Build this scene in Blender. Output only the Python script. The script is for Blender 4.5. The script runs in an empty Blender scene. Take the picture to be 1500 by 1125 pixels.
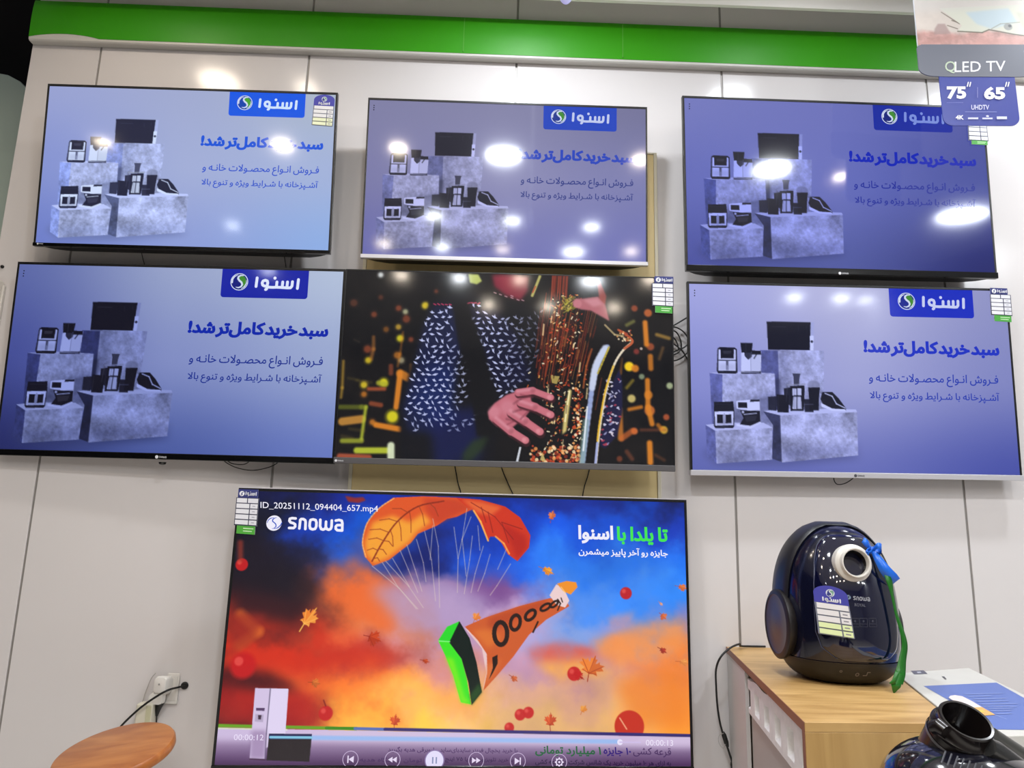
import bpy, math, random
import numpy as np
from mathutils import Vector, Matrix, Euler

SC = bpy.context.scene
COL = SC.collection

# ------------------------------------------------------------------ camera
F_PX = 1100.0
_up = np.array([142.0, 5452.0, -F_PX]); _up /= np.linalg.norm(_up)
_xd = np.array([54250.0, -1504.0, -F_PX]); _xd -= _up * (_xd @ _up); _xd /= np.linalg.norm(_xd)
_yd = np.cross(_up, _xd)
RC = np.stack([_xd, _yd, _up])            # world = RC @ camera
CAM = np.array([0.0, -2.56, 1.45])
cam_data = bpy.data.cameras.new('camera')
cam_data.sensor_width = 36.0
cam_data.lens = F_PX * 36.0 / 1500.0
cam_data.clip_start = 0.02
cam = bpy.data.objects.new('camera', cam_data)
COL.objects.link(cam)
cam.matrix_world = Matrix([[RC[0][0], RC[0][1], RC[0][2], CAM[0]],
                           [RC[1][0], RC[1][1], RC[1][2], CAM[1]],
                           [RC[2][0], RC[2][1], RC[2][2], CAM[2]],
                           [0, 0, 0, 1]])
SC.camera = cam

# ------------------------------------------------------------------ world, view
w = bpy.data.worlds.new('world'); SC.world = w; w.use_nodes = True
w.node_tree.nodes['Background'].inputs[0].default_value = (0.8, 0.85, 1.0, 1)
w.node_tree.nodes['Background'].inputs[1].default_value = 0.10
SC.view_settings.view_transform = 'Standard'
SC.view_settings.look = 'None'
SC.view_settings.gamma = 1.0
SC.view_settings.use_curve_mapping = False
SC.view_settings.exposure = 0.0

CEIL = 3.5
WARM = (1.0, 0.86, 0.70); COOL = (0.90, 0.95, 1.0)
# (x, y, watt, radius, colour) of the store's ceiling lights and one added lamp
LAMPS = [(0.08, -0.66, 17, .06, COOL), (-1.34, -0.64, 4.5, .09, WARM), (-0.94, -0.66, 1.5, .05, WARM), (1.05, -0.62, 5, .09, COOL), (2.1, -0.66, 18, .09, COOL),  # last lamp of this row is added to brighten the upper wall
         (-0.62, -2.0, 6, .045, WARM), (0.02, -2.05, 26, .10, COOL), (0.86, -2.03, 6, .045, WARM), (1.76, -2.04, 24, .10, COOL),
         (2.23, -2.1, 3, .035, WARM), (-1.46, -2.43, 12, .055, WARM), (-2.66, -2.5, 4, .05, WARM), (3.46, -2.7, 34, .16, COOL),
         (-0.5, -3.4, 7, .065, COOL), (0.12, -3.46, 7, .065, COOL), (0.77, -3.55, 7, .065, COOL),
         (-1.03, -4.35, 6, .06, WARM), (-0.5, -4.4, 9, .06, COOL), (0.06, -4.4, 5, .055, WARM), (0.72, -4.4, 16, .10, COOL),
         (1.24, -4.3, 6, .06, WARM), (-2.7, -5.0, 5, .05, COOL),
         (-0.27, -5.4, 8, .05, WARM), (0.36, -5.4, 8, .05, WARM), (1.05, -5.4, 8, .05, WARM),
         (3.3, -5.6, 12, .08, COOL), (3.8, -5.55, 12, .08, COOL), (4.1, -5.6, 8, .08, COOL)]
LAMP_GAIN = 1.0

# ------------------------------------------------------------------ rays: where a line of sight meets a plane
def ray(px, py):
    return RC @ np.array([(px - 750.0) / F_PX, -(py - 562.5) / F_PX, -1.0])
def at_y(px, py, Y):
    d = ray(px, py); t = (Y - CAM[1]) / d[1]; return CAM + d * t
def at_z(px, py, Z):
    d = ray(px, py); t = (Z - CAM[2]) / d[2]; return CAM + d * t
def rot(rx, ry, rz):
    return np.array(Euler((rx, ry, rz), 'XYZ').to_matrix())
class Plane:
    """A flat face standing in the room; local x right, z up, -y towards the shop."""
    def __init__(s, loc, eul=(0, 0, 0)):
        s.loc = np.array(loc, float); s.eul = eul; s.E = rot(*eul)
    def local(s, px, py, off=0.0):
        n = s.E @ np.array([0, -1.0, 0]); p0 = s.loc + n * off
        d = ray(px, py); t = ((p0 - CAM) @ n) / (d @ n)
        q = s.E.T @ (CAM + d * t - s.loc)
        return np.array([q[0], q[2]])

# ------------------------------------------------------------------ materials
MATS = {}
def srgb(c):
    c = np.asarray(c, float) / 255.0
    return np.where(c <= 0.04045, c / 12.92, ((c + 0.055) / 1.055) ** 2.4)
def mat(name, rgb=None, rough=0.5, metal=0.0, spec=0.5, coat=0.0, noise=0.0, nscale=20.0, bump=0.0, wood=None, trans=0.0, emit=None, estr=1.0):
    if name in MATS: return MATS[name]
    m = bpy.data.materials.new(name); m.use_nodes = True; MATS[name] = m
    nt = m.node_tree; b = nt.nodes['Principled BSDF']
    b.inputs['Roughness'].default_value = rough; b.inputs['Metallic'].default_value = metal
    b.inputs['Specular IOR Level'].default_value = spec; b.inputs['Coat Weight'].default_value = coat
    b.inputs['Coat Roughness'].default_value = 0.05
    b.inputs['Transmission Weight'].default_value = trans
    col = tuple(srgb(rgb)) + (1,) if rgb is not None else (0.5, 0.5, 0.5, 1)
    b.inputs['Base Color'].default_value = col
    tc = nt.nodes.new('ShaderNodeTexCoord')
    if wood:
        mp = nt.nodes.new('ShaderNodeMapping'); mp.inputs['Scale'].default_value = wood[2]
        nz = nt.nodes.new('ShaderNodeTexNoise'); nz.inputs['Scale'].default_value = wood[3]; nz.inputs['Detail'].default_value = 5; nz.inputs['Distortion'].default_value = 1.2
        cr = nt.nodes.new('ShaderNodeValToRGB')
        cr.color_ramp.elements[0].position = .3; cr.color_ramp.elements[0].color = tuple(srgb(wood[0])) + (1,)
        cr.color_ramp.elements[1].position = .7; cr.color_ramp.elements[1].color = tuple(srgb(wood[1])) + (1,)
        nt.links.new(tc.outputs['Object'], mp.inputs[0]); nt.links.new(mp.outputs[0], nz.inputs['Vector'])
        nt.links.new(nz.outputs['Fac'], cr.inputs[0]); nt.links.new(cr.outputs[0], b.inputs['Base Color'])
    elif noise > 0:
        nz = nt.nodes.new('ShaderNodeTexNoise'); nz.inputs['Scale'].default_value = nscale; nz.inputs['Detail'].default_value = 3
        cr = nt.nodes.new('ShaderNodeValToRGB')
        lo = tuple(np.clip(np.array(col[:3]) * (1 - noise), 0, 1)) + (1,); hi = tuple(np.clip(np.array(col[:3]) * (1 + noise), 0, 1)) + (1,)
        cr.color_ramp.elements[0].position = .3; cr.color_ramp.elements[0].color = lo
        cr.color_ramp.elements[1].position = .7; cr.color_ramp.elements[1].color = hi
        nt.links.new(tc.outputs['Object'], nz.inputs['Vector']); nt.links.new(nz.outputs['Fac'], cr.inputs[0]); nt.links.new(cr.outputs[0], b.inputs['Base Color'])
    if bump > 0:
        n2 = nt.nodes.new('ShaderNodeTexNoise'); n2.inputs['Scale'].default_value = nscale * 3
        bp = nt.nodes.new('ShaderNodeBump'); bp.inputs['Strength'].default_value = bump; bp.inputs['Distance'].default_value = 0.002
        nt.links.new(tc.outputs['Object'], n2.inputs['Vector']); nt.links.new(n2.outputs['Fac'], bp.inputs['Height']); nt.links.new(bp.outputs[0], b.inputs['Normal'])
    if emit is not None:
        b.inputs['Emission Color'].default_value = tuple(srgb(emit)) + (1,); b.inputs['Emission Strength'].default_value = estr
    return m
def vc_mat(name, emission, rough, spec=0.5):
    """Surface whose print or picture is held in the mesh's own colour layer."""
    m = bpy.data.materials.new(name); m.use_nodes = True; MATS[name] = m
    nt = m.node_tree; b = nt.nodes['Principled BSDF']
    a = nt.nodes.new('ShaderNodeAttribute'); a.attribute_name = 'print'
    b.inputs['Roughness'].default_value = rough; b.inputs['Specular IOR Level'].default_value = spec
    if emission:
        b.inputs['Base Color'].default_value = (0.008, 0.008, 0.01, 1)
        nt.links.new(a.outputs['Color'], b.inputs['Emission Color']); b.inputs['Emission Strength'].default_value = emission
    else:
        nt.links.new(a.outputs['Color'], b.inputs['Base Color'])
    return m

# ------------------------------------------------------------------ object helpers
def link(name, me, parent=None, loc=None, eul=None, kind=None, label=None):
    o = bpy.data.objects.new(name, me); COL.objects.link(o)
    if parent is not None: o.parent = parent
    if loc is not None: o.location = [float(v) for v in loc]
    if eul is not None: o.rotation_euler = [float(v) for v in eul]
    if kind: o['kind'] = kind
    if label: o['label'] = label
    return o
def thing(name, label, cat, loc=(0, 0, 0), eul=(0, 0, 0), group=None):
    o = link(name, None, None, loc, eul)
    o['label'] = label; o['category'] = cat
    if group: o['group'] = group
    return o
def tag(o, label, cat, group=None):
    o['label'] = label; o['category'] = cat
    if group: o['group'] = group
    return o
class MB:
    """collects solids, built as ONE mesh"""
    def __init__(s): s.v = []; s.f = []; s.sm = []
    def add(s, vs, fs, smooth=False):
        n = len(s.v); s.v += [tuple(float(c) for c in p) for p in vs]
        s.f += [tuple(i + n for i in q) for q in fs]; s.sm += [smooth] * len(fs); return s
    def box(s, x0, x1, y0, y1, z0, z1):
        vs = [(x0, y0, z0), (x1, y0, z0), (x1, y1, z0), (x0, y1, z0), (x0, y0, z1), (x1, y0, z1), (x1, y1, z1), (x0, y1, z1)]
        return s.add(vs, [(0, 3, 2, 1), (4, 5, 6, 7), (0, 1, 5, 4), (1, 2, 6, 5), (2, 3, 7, 6), (3, 0, 4, 7)])
    def prism(s, pts, z0, z1):
        n = len(pts)
        vs = [(p[0], p[1], z0) for p in pts] + [(p[0], p[1], z1) for p in pts]
        return s.add(vs, [tuple(range(n))[::-1], tuple(range(n, 2 * n))] + [(i, (i + 1) % n, n + (i + 1) % n, n + i) for i in range(n)])
    def slab(s, pts, y0, y1, smooth=False):
        """outline in x,z with thickness along y"""
        n = len(pts)
        vs = [(p[0], y0, p[1]) for p in pts] + [(p[0], y1, p[1]) for p in pts]
        s.add(vs, [tuple(range(n)), tuple(range(n, 2 * n))[::-1]] + [(i, n + i, n + (i + 1) % n, (i + 1) % n) for i in range(n)], smooth); return s
    def rings(s, rings, cap0=True, cap1=True, smooth=True):
        n = len(rings[0]); vs = [p for r in rings for p in r]; fs = []
        for k in range(len(rings) - 1):
            for i in range(n):
                j = (i + 1) % n; fs.append((k * n + i, k * n + j, (k + 1) * n + j, (k + 1) * n + i))
        if cap0: fs.append(tuple(range(n))[::-1])
        if cap1: fs.append(tuple(range((len(rings) - 1) * n, len(rings) * n)))
        return s.add(vs, fs, smooth)
    def tube(s, path, r, n=10, cap=True):
        path = [np.array(p, float) for p in path]; rr = r if hasattr(r, '__len__') else [r] * len(path)
        rings = []; prev = None
        for i, p in enumerate(path):
            t = path[min(i + 1, len(path) - 1)] - path[max(i - 1, 0)]; t = t / (np.linalg.norm(t) + 1e-12)
            if prev is None:
                a = np.array([0, 0, 1.0]) if abs(t[2]) < .9 else np.array([1.0, 0, 0])
                u = np.cross(t, a)
            else: u = prev - t * (prev @ t)
            u /= np.linalg.norm(u) + 1e-12; prev = u; v = np.cross(t, u)
            rings.append([p + rr[i] * (u * math.cos(2 * math.pi * k / n) + v * math.sin(2 * math.pi * k / n)) for k in range(n)])
        return s.rings(rings, cap, cap)
    def lathe(s, prof, c=(0, 0, 0), axis=(0, 0, 1), n=40, cap0=True, cap1=True):
        ax = np.array(axis, float); ax /= np.linalg.norm(ax)
        a = np.array([0, 0, 1.0]) if abs(ax[2]) < .9 else np.array([1.0, 0, 0])
        u = np.cross(a, ax); u /= np.linalg.norm(u); v = np.cross(ax, u); c = np.array(c, float)
        return s.rings([[c + ax * h + r * (u * math.cos(2 * math.pi * k / n) + v * math.sin(2 * math.pi * k / n)) for k in range(n)] for r, h in prof], cap0, cap1)
    def build(s, name, m, parent=None, bevel=0.0, label=None, kind=None, loc=None, eul=None, autosmooth=True):
        me = bpy.data.meshes.new(name); me.from_pydata(s.v, [], s.f); me.update()
        for p, f in zip(me.polygons, s.sm): p.use_smooth = f
        if m: me.materials.append(m)
        o = link(name, me, parent, loc, eul, kind, label)
        if any(s.sm) and autosmooth:
            try: me.set_sharp_from_angle(angle=math.radians(38))
            except Exception: pass
        if bevel > 0:
            b = o.modifiers.new('bevel', 'BEVEL'); b.width = bevel; b.segments = 3; b.limit_method = 'ANGLE'; b.angle_limit = math.radians(40)
        return o
def smooth_path(pts, n=6):
    """Catmull-Rom through the points"""
    P = [np.array(p, float) for p in pts]; P = [2 * P[0] - P[1]] + P + [2 * P[-1] - P[-2]]; out = []
    for i in range(1, len(P) - 2):
        for k in range(n):
            t = k / n; a, b, c, d = P[i - 1], P[i], P[i + 1], P[i + 2]
            out.append(.5 * ((2 * b) + (-a + c) * t + (2 * a - 5 * b + 4 * c - d) * t * t + (-a + 3 * b - 3 * c + d) * t ** 3))
    out.append(P[-2]); return out

# ------------------------------------------------------------------ lettering
ISO = {}
def _reg(ch, base, n): ISO[ch] = (base, n)
for ch, base, n in [('آ', 0xFE81, 2), ('ا', 0xFE8D, 2), ('ب', 0xFE8F, 4), ('ت', 0xFE95, 4), ('ث', 0xFE99, 4), ('ج', 0xFE9D, 4), ('ح', 0xFEA1, 4), ('خ', 0xFEA5, 4),
                    ('د', 0xFEA9, 2), ('ذ', 0xFEAB, 2), ('ر', 0xFEAD, 2), ('ز', 0xFEAF, 2), ('س', 0xFEB1, 4), ('ش', 0xFEB5, 4), ('ص', 0xFEB9, 4), ('ض', 0xFEBD, 4),
                    ('ط', 0xFEC1, 4), ('ظ', 0xFEC5, 4), ('ع', 0xFEC9, 4), ('غ', 0xFECD, 4), ('ف', 0xFED1, 4), ('ق', 0xFED5, 4), ('ک', 0xFB8E, 4), ('گ', 0xFB92, 4),
                    ('ل', 0xFEDD, 4), ('م', 0xFEE1, 4), ('ن', 0xFEE5, 4), ('ه', 0xFEE9, 4), ('و', 0xFEED, 2), ('ی', 0xFBFC, 4), ('پ', 0xFB56, 4), ('چ', 0xFB7A, 4), ('ژ', 0xFB8A, 2)]:
    _reg(ch, base, n)
def shape(s):
    """Persian letters joined and put in the order they are seen"""
    out = []; i = 0
    def joins_next(c): return c == 'ـ' or (c in ISO and ISO[c][1] == 4)
    def joins_prev(c): return c == 'ـ' or c in ISO
    while i < len(s):
        c = s[i]; p = s[i - 1] if i else ' '; nx = s[i + 1] if i + 1 < len(s) else ' '
        jp = joins_next(p)
        if c == 'ل' and nx == 'ا': out.append(chr(0xFEFC if jp else 0xFEFB)); i += 2; continue
        if c in ISO:
            b, n = ISO[c]; jn = n == 4 and joins_prev(nx)
            if jp and jn: out.append(chr(b + 3))
            elif jn: out.append(chr(b + 2))
            elif jp: out.append(chr(b + 1))
            else: out.append(chr(b))
        elif c == '\u200c': pass
        else: out.append(c)
        i += 1
    out = out[::-1]; res = []; k = 0
    isd = lambda c: '\u06f0' <= c <= '\u06f9' or c.isdigit()
    while k < len(out):
        if isd(out[k]):
            j = k
            while j < len(out) and isd(out[j]): j += 1
            res += out[k:j][::-1]; k = j
        else: res.append(out[k]); k += 1
    return ''.join(res)
_tc = {}
def glyphs(s, off=0.0, shear=0.0, word=1.0):
    """letter outlines filled by the winding rule in thin level bands; off thickens the strokes"""
    key = (s, off, shear, word)
    if key in _tc: return _tc[key]
    c = bpy.data.curves.new('t', 'FONT'); c.body = s; c.size = 1; c.resolution_u = 3; c.shear = shear; c.space_word = word; c.fill_mode = 'NONE'
    o = bpy.data.objects.new('t', c); COL.objects.link(o)
    dg = bpy.context.evaluated_depsgraph_get(); ev = o.evaluated_get(dg); m = ev.to_mesh()
    V = np.array([v.co[:2] for v in m.vertices]); E = [tuple(e.vertices) for e in m.edges]
    ev.to_mesh_clear(); bpy.data.objects.remove(o); bpy.data.curves.remove(c)
    loops = []; cur = [E[0][0]]
    for a, b in E:
        if a == cur[-1]: cur.append(b)
        else: loops.append(cur[:-1] if cur[0] == cur[-1] else cur); cur = [a, b]
    loops.append(cur[:-1] if cur[0] == cur[-1] else cur)
    S = []; LP = []
    for L in loops:
        P = V[L]; P = P[np.r_[True, np.linalg.norm(np.diff(P, axis=0), axis=1) > 1e-5]]
        if len(P) < 3: continue
        LP.append((P, .5 * np.sum(P[:, 0] * np.roll(P[:, 1], -1) - P[:, 1] * np.roll(P[:, 0], -1)), P.min(0), P.max(0)))
    for P, A_, lo_, hi_ in LP:
        hole = any(B_ * A_ < 0 and (l2 <= lo_).all() and (h2 >= hi_).all() for _, B_, l2, h2 in LP)
        sg = (-1 if A_ > 0 else 1) * (-1 if hole else 1)
        if off:
            d1 = P - np.roll(P, 1, 0); d2 = np.roll(P, -1, 0) - P
            n1 = np.c_[-d1[:, 1], d1[:, 0]] / (np.linalg.norm(d1, axis=1)[:, None] + 1e-9); n2 = np.c_[-d2[:, 1], d2[:, 0]] / (np.linalg.norm(d2, axis=1)[:, None] + 1e-9)
            nn = n1 + n2; L2 = (nn ** 2).sum(1)[:, None]; nn = np.where(L2 > .5, nn * 2 / np.maximum(L2, .5), (n1 + n2) / 2)
            P = P + nn * off * sg
        S.append(np.c_[P, np.roll(P, -1, 0)])
    S = np.concatenate(S); lo = np.array([S[:, 0].min(), S[:, 1].min()]); hi = np.array([S[:, 0].max(), S[:, 1].max()])
    nb = int(max(20, (hi[1] - lo[1]) * 64)); ys = np.linspace(lo[1], hi[1], nb + 1); VV = []; Q = []
    for k in range(nb):
        y0, y1 = ys[k], ys[k + 1]; ym = (y0 + y1) / 2
        act = S[((S[:, 1] > ym) != (S[:, 3] > ym))]
        if len(act) == 0: continue
        sl = (act[:, 2] - act[:, 0]) / (act[:, 3] - act[:, 1]); xm = act[:, 0] + sl * (ym - act[:, 1]); dr = np.where(act[:, 3] > act[:, 1], 1, -1)
        sl = np.clip(sl, -2.5, 2.5); o_ = np.argsort(xm); w_ = 0; h = (y1 - y0) / 2
        for i in o_:
            if w_ == 0: st = i
            w_ += dr[i]
            if w_ == 0:
                n = len(VV); VV += [(xm[st] - sl[st] * h, y0), (xm[i] - sl[i] * h, y0), (xm[i] + sl[i] * h, y1), (xm[st] + sl[st] * h, y1)]; Q.append((n, n + 1, n + 2, n + 3))
    VV = (np.array(VV) - lo) / (hi - lo)
    _tc[key] = (VV, Q, hi - lo); return _tc[key]

class Flat:
    """flat print: coloured shapes in local x,z of a face, stacked a tenth of a millimetre apart"""
    def __init__(s, step=0.00012): s.V = []; s.F = []; s.C = []; s.n = 0; s.step = step; s.k = 0
    def _add(s, xz, faces, col, layer):
        k = s.k if layer is None else layer
        xz = np.asarray(xz, float); col = np.asarray(col, float)
        s.V.append(np.c_[xz[:, 0], np.full(len(xz), -k * s.step), xz[:, 1]])
        s.C.append(np.tile(srgb(col), (len(xz), 1)) if col.ndim == 1 else srgb(col))
        s.F.append([np.asarray(f) + s.n for f in faces]); s.n += len(xz)
        if layer is None: s.k += 1
    def poly(s, pts, col, layer=None): s._add(pts, [list(range(len(pts)))], col, layer)
    def rrect(s, x0, z0, x1, z1, r, col, layer=None, corners=(1, 1, 1, 1)):
        s.poly(rrect(x0, z0, x1, z1, r, corners), col, layer)
    def disc(s, cx, cz, r, col, layer=None, n=28, rz=None):
        rz = rz or r
        s.poly([(cx + r * math.cos(2 * math.pi * i / n), cz + rz * math.sin(2 * math.pi * i / n)) for i in range(n)], col, layer)
    def ring(s, cx, cz, r0, r1, col, layer=None, n=32, a0=0, a1=2 * math.pi):
        k = s.k if layer is None else layer; xz = []; f = []
        for i in range(n + 1):
            a = a0 + (a1 - a0) * i / n; xz += [(cx + r0 * math.cos(a), cz + r0 * math.sin(a)), (cx + r1 * math.cos(a), cz + r1 * math.sin(a))]
            if i: f.append([2 * i - 2, 2 * i, 2 * i + 1, 2 * i - 1])
        s._add(xz, f, col, k)
        if layer is None: s.k += 1
    def stroke(s, pts, wd, col, layer=None, taper=None):
        k = s.k if layer is None else layer; pts = [np.array(p, float) for p in pts]; n = len(pts)
        for i in range(n):
            r = wd / 2 * (1 if taper is None else taper[i])
            s._add([pts[i] + r * np.array([math.cos(a), math.sin(a)]) for a in np.linspace(0, 2 * math.pi, 13)[:-1]], [list(range(12))], col, k)
            if i < n - 1:
                d = pts[i + 1] - pts[i]; L = np.linalg.norm(d)
                if L < 1e-9: continue
                q = np.array([-d[1], d[0]]) / L; r2 = wd / 2 * (1 if taper is None else taper[i + 1])
                s._add([pts[i] + q * r, pts[i] - q * r, pts[i + 1] - q * r2, pts[i + 1] + q * r2], [[0, 1, 2, 3]], col, k)
        if layer is None: s.k += 1
    def text(s, txt, bl, br, tl, col, off=0.0, shear=0.0, layer=None, word=1.0):
        """fits the lettering's own box to three corners of its place"""
        V, T, _ = glyphs(txt, off, shear, word)
        bl, br, tl = (np.array(p, float) for p in (bl, br, tl))
        xz = bl + V[:, :1] * (br - bl) + V[:, 1:] * (tl - bl)
        s._add(xz, [list(t) for t in T], col, layer)
    def image(s, x0, z0, x1, z1, img):
        """picture as a grid of coloured points, first row at the top"""
        R, Cn = img.shape[:2]
        X, Z = np.meshgrid(np.linspace(x0, x1, Cn), np.linspace(z1, z0, R))
        s.V.append(np.c_[X.ravel(), np.full(R * Cn, -s.k * s.step), Z.ravel()]); s.C.append(srgb(np.clip(img, 0, 255).reshape(-1, 3)))
        i = (np.arange(R - 1)[:, None] * Cn + np.arange(Cn - 1)[None, :]).ravel() + s.n
        s.F.append(np.stack([i, i + Cn, i + Cn + 1, i + 1], 1)); s.n += R * Cn; s.k += 1
    def build(s, name, m, parent=None, loc=None, eul=None, label=None, remap=None):
        V = np.concatenate(s.V); C = np.concatenate(s.C)
        if remap is not None: V = remap(V)
        loops = []; tot = []
        for F in s.F:
            if isinstance(F, np.ndarray): loops.append(F.ravel()); tot.append(np.full(len(F), 4))
            else:
                if not F: continue
                loops.append(np.concatenate(F)); tot.append(np.array([len(f) for f in F]))
        L = np.concatenate(loops).astype(np.int32); T = np.concatenate(tot).astype(np.int32)
        me = bpy.data.meshes.new(name); me.vertices.add(len(V)); me.vertices.foreach_set('co', V.astype(np.float32).ravel())
        me.loops.add(len(L)); me.loops.foreach_set('vertex_index', L)
        me.polygons.add(len(T)); me.polygons.foreach_set('loop_start', np.concatenate([[0], np.cumsum(T)[:-1]]).astype(np.int32))
        me.update(calc_edges=True)
        at = me.color_attributes.new('print', 'FLOAT_COLOR', 'POINT')
        at.data.foreach_set('color', np.c_[C, np.ones(len(C))].astype(np.float32).ravel())
        me.materials.append(m)
        return link(name, me, parent, loc, eul, None, label)
def rrect(x0, z0, x1, z1, r, corners=(1, 1, 1, 1)):
    """corners: bottom-left, bottom-right, top-right, top-left"""
    out = []
    for (cx, cz, a0), on in zip([(x0, z0, math.pi), (x1, z0, 1.5 * math.pi), (x1, z1, 0), (x0, z1, .5 * math.pi)], corners):
        if not on: out.append((cx, cz)); continue
        sx = 1 if cx == x0 else -1; sz = 1 if cz == z0 else -1
        for k in range(6):
            a = a0 + k / 5 * math.pi / 2; out.append((cx + sx * r + r * math.cos(a), cz + sz * r + r * math.sin(a)))
    return out

# ------------------------------------------------------------------ painting of the pictures that the screens show
def vnoise(R, Cn, scale, seed, octaves=4, gain=.5):
    rs = np.random.RandomState(seed); out = np.zeros((R, Cn)); amp = 1; tot = 0
    yy, xx = np.mgrid[0:R, 0:Cn].astype(float)
    for o in range(octaves):
        g = rs.rand(64, 64); u = xx / scale * 2 ** o; v = yy / scale * 2 ** o
        iu = np.floor(u).astype(int); iv = np.floor(v).astype(int); fu = u - iu; fv = v - iv
        fu = fu * fu * (3 - 2 * fu); fv = fv * fv * (3 - 2 * fv)
        a = g[iv % 64, iu % 64]; b = g[iv % 64, (iu + 1) % 64]; c = g[(iv + 1) % 64, iu % 64]; d = g[(iv + 1) % 64, (iu + 1) % 64]
        out += amp * ((a * (1 - fu) + b * fu) * (1 - fv) + (c * (1 - fu) + d * fu) * fv); tot += amp; amp *= gain
    return out / tot
def blur(m, r):
    r = int(r)
    if r < 1: return m
    for _ in range(2):
        for ax in (0, 1):
            p = np.pad(m, [(r + 1, r) if a == ax else (0, 0) for a in (0, 1)], 'edge'); c = np.cumsum(p, ax)
            n = m.shape[ax]
            hi = np.take(c, np.arange(2 * r + 1, 2 * r + 1 + n), ax); lo = np.take(c, np.arange(0, n), ax)
            m = (hi - lo) / (2 * r + 1)
    return m
class Canvas:
    def __init__(s, R, Cn, fn, scale):
        s.R = R; s.Cn = Cn; s.fn = fn; s.sc = scale; s.a = np.zeros((R, Cn, 3))
    def pts(s, P): return np.array([s.fn(*p) for p in P])
    def mask_poly(s, P, soft=0):
        q = s.pts(P); m = np.zeros((s.R, s.Cn)); pad = soft * 3 + 2
        x0 = max(int(q[:, 0].min()) - pad, 0); x1 = min(int(q[:, 0].max()) + pad + 1, s.Cn); y0 = max(int(q[:, 1].min()) - pad, 0); y1 = min(int(q[:, 1].max()) + pad + 1, s.R)
        if x1 <= x0 or y1 <= y0: return m, (slice(0, 0), slice(0, 0))
        acc = np.zeros((y1 - y0, x1 - x0))
        for dx in (-.33, 0, .33):
            for dy in (-.33, 0, .33):
                X = np.arange(x0, x1)[None, :] + dx; Y = np.arange(y0, y1)[:, None] + dy
                ins = np.zeros((y1 - y0, x1 - x0), bool); n = len(q)
                for i in range(n):
                    ax, ay = q[i]; bx, by = q[(i + 1) % n]
                    if ay == by: continue
                    c = ((ay > Y) != (by > Y)); ins ^= c & (X < (bx - ax) * (Y - ay) / (by - ay) + ax)
                acc += ins
        acc /= 9
        if soft: acc = blur(acc, soft)
        return acc, (slice(y0, y1), slice(x0, x1))
    def put(s, m, sl, col, al=1.0):
        if m.size == 0: return
        m = (m * al)[..., None]; s.a[sl] = s.a[sl] * (1 - m) + np.asarray(col, float) * m
    def poly(s, P, col, al=1.0, soft=0):
        m, sl = s.mask_poly(P, soft)
        if sl[0].stop == 0: return
        s.put(m, sl, col, al)
    def texpoly(s, P, tex, al=1.0, soft=0):
        m, sl = s.mask_poly(P, soft)
        if sl[0].stop == 0: return
        m = (m * al)[..., None]; s.a[sl] = s.a[sl] * (1 - m) + tex[sl] * m
    def line(s, P, wd, col, al=1.0, soft=.6, taper=None):
        q = s.pts(P); W = wd * s.sc / 2
        for i in range(len(q) - 1):
            a, b = q[i], q[i + 1]; pad = W + soft * 2 + 2
            x0 = max(int(min(a[0], b[0]) - pad), 0); x1 = min(int(max(a[0], b[0]) + pad) + 1, s.Cn); y0 = max(int(min(a[1], b[1]) - pad), 0); y1 = min(int(max(a[1], b[1]) + pad) + 1, s.R)
            if x1 <= x0 or y1 <= y0: continue
            X = np.arange(x0, x1)[None, :]; Y = np.arange(y0, y1)[:, None]; d = b - a; L = max(d @ d, 1e-9)
            t = np.clip(((X - a[0]) * d[0] + (Y - a[1]) * d[1]) / L, 0, 1); D = np.hypot(X - a[0] - t * d[0], Y - a[1] - t * d[1])
            s.put(np.clip((W + soft - D) / (2 * soft), 0, 1) * min(1, max(.15, 2 * W)), (slice(y0, y1), slice(x0, x1)), col, al)
    def dot(s, x, y, r, col, al=1.0, soft=.8, ry=None, ang=0):
        c = np.array(s.fn(x, y)); rx = r * s.sc; ry = (ry or r) * s.sc; pad = max(rx, ry) + soft * 2 + 2
        x0 = max(int(c[0] - pad), 0); x1 = min(int(c[0] + pad) + 1, s.Cn); y0 = max(int(c[1] - pad), 0); y1 = min(int(c[1] + pad) + 1, s.R)
        if x1 <= x0 or y1 <= y0: return
        X = np.arange(x0, x1)[None, :] - c[0]; Y = np.arange(y0, y1)[:, None] - c[1]; ca, sa = math.cos(ang), math.sin(ang)
        U = X * ca + Y * sa; Vv = -X * sa + Y * ca; m = min(rx, ry)
        D = (np.sqrt((U / rx) ** 2 + (Vv / ry) ** 2) - 1) * m
        s.put(np.clip((soft - D) / (2 * soft), 0, 1), (slice(y0, y1), slice(x0, x1)), col, al)

# ================================================================== THE SETTING
M_wall = mat('white_panel', (216, 211, 210), rough=.17, spec=.4, noise=.012, nscale=.8)
M_joint = mat('joint_grey', (150, 146, 142), rough=.45, metal=.3)
M_ceil = mat('ceiling_paint', (244, 242, 238), rough=.8)
M_floor = mat('floor_tile', (218, 213, 206), rough=.25, noise=.05, nscale=3)
M_dark = mat('dark_brown', (20, 16, 13), rough=.95, noise=.4, nscale=3)
M_store = mat('store_paint', (150, 150, 152), rough=.8)
JX = [-1.527, -0.748, 0.037, 0.822, 1.613, 2.40, 3.19]
XL = -1.782
edges = [XL] + JX + [4.2]
mb = MB()
for a, b in zip(edges[:-1], edges[1:]):
    mb.box(a + (.004 if a != XL else 0), b - .004, 0, .018, 0, CEIL)
mb.box(XL + .002, 4.2, .018, .06, 0, CEIL)
mb.build('wall_back', M_wall, kind='structure', bevel=.0012)
for i, x in enumerate(JX):
    MB().box(x - .0039, x + .0039, .004, .0178, 0, CEIL).build('trim_%d' % (i + 1), M_joint, kind='structure')
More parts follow.
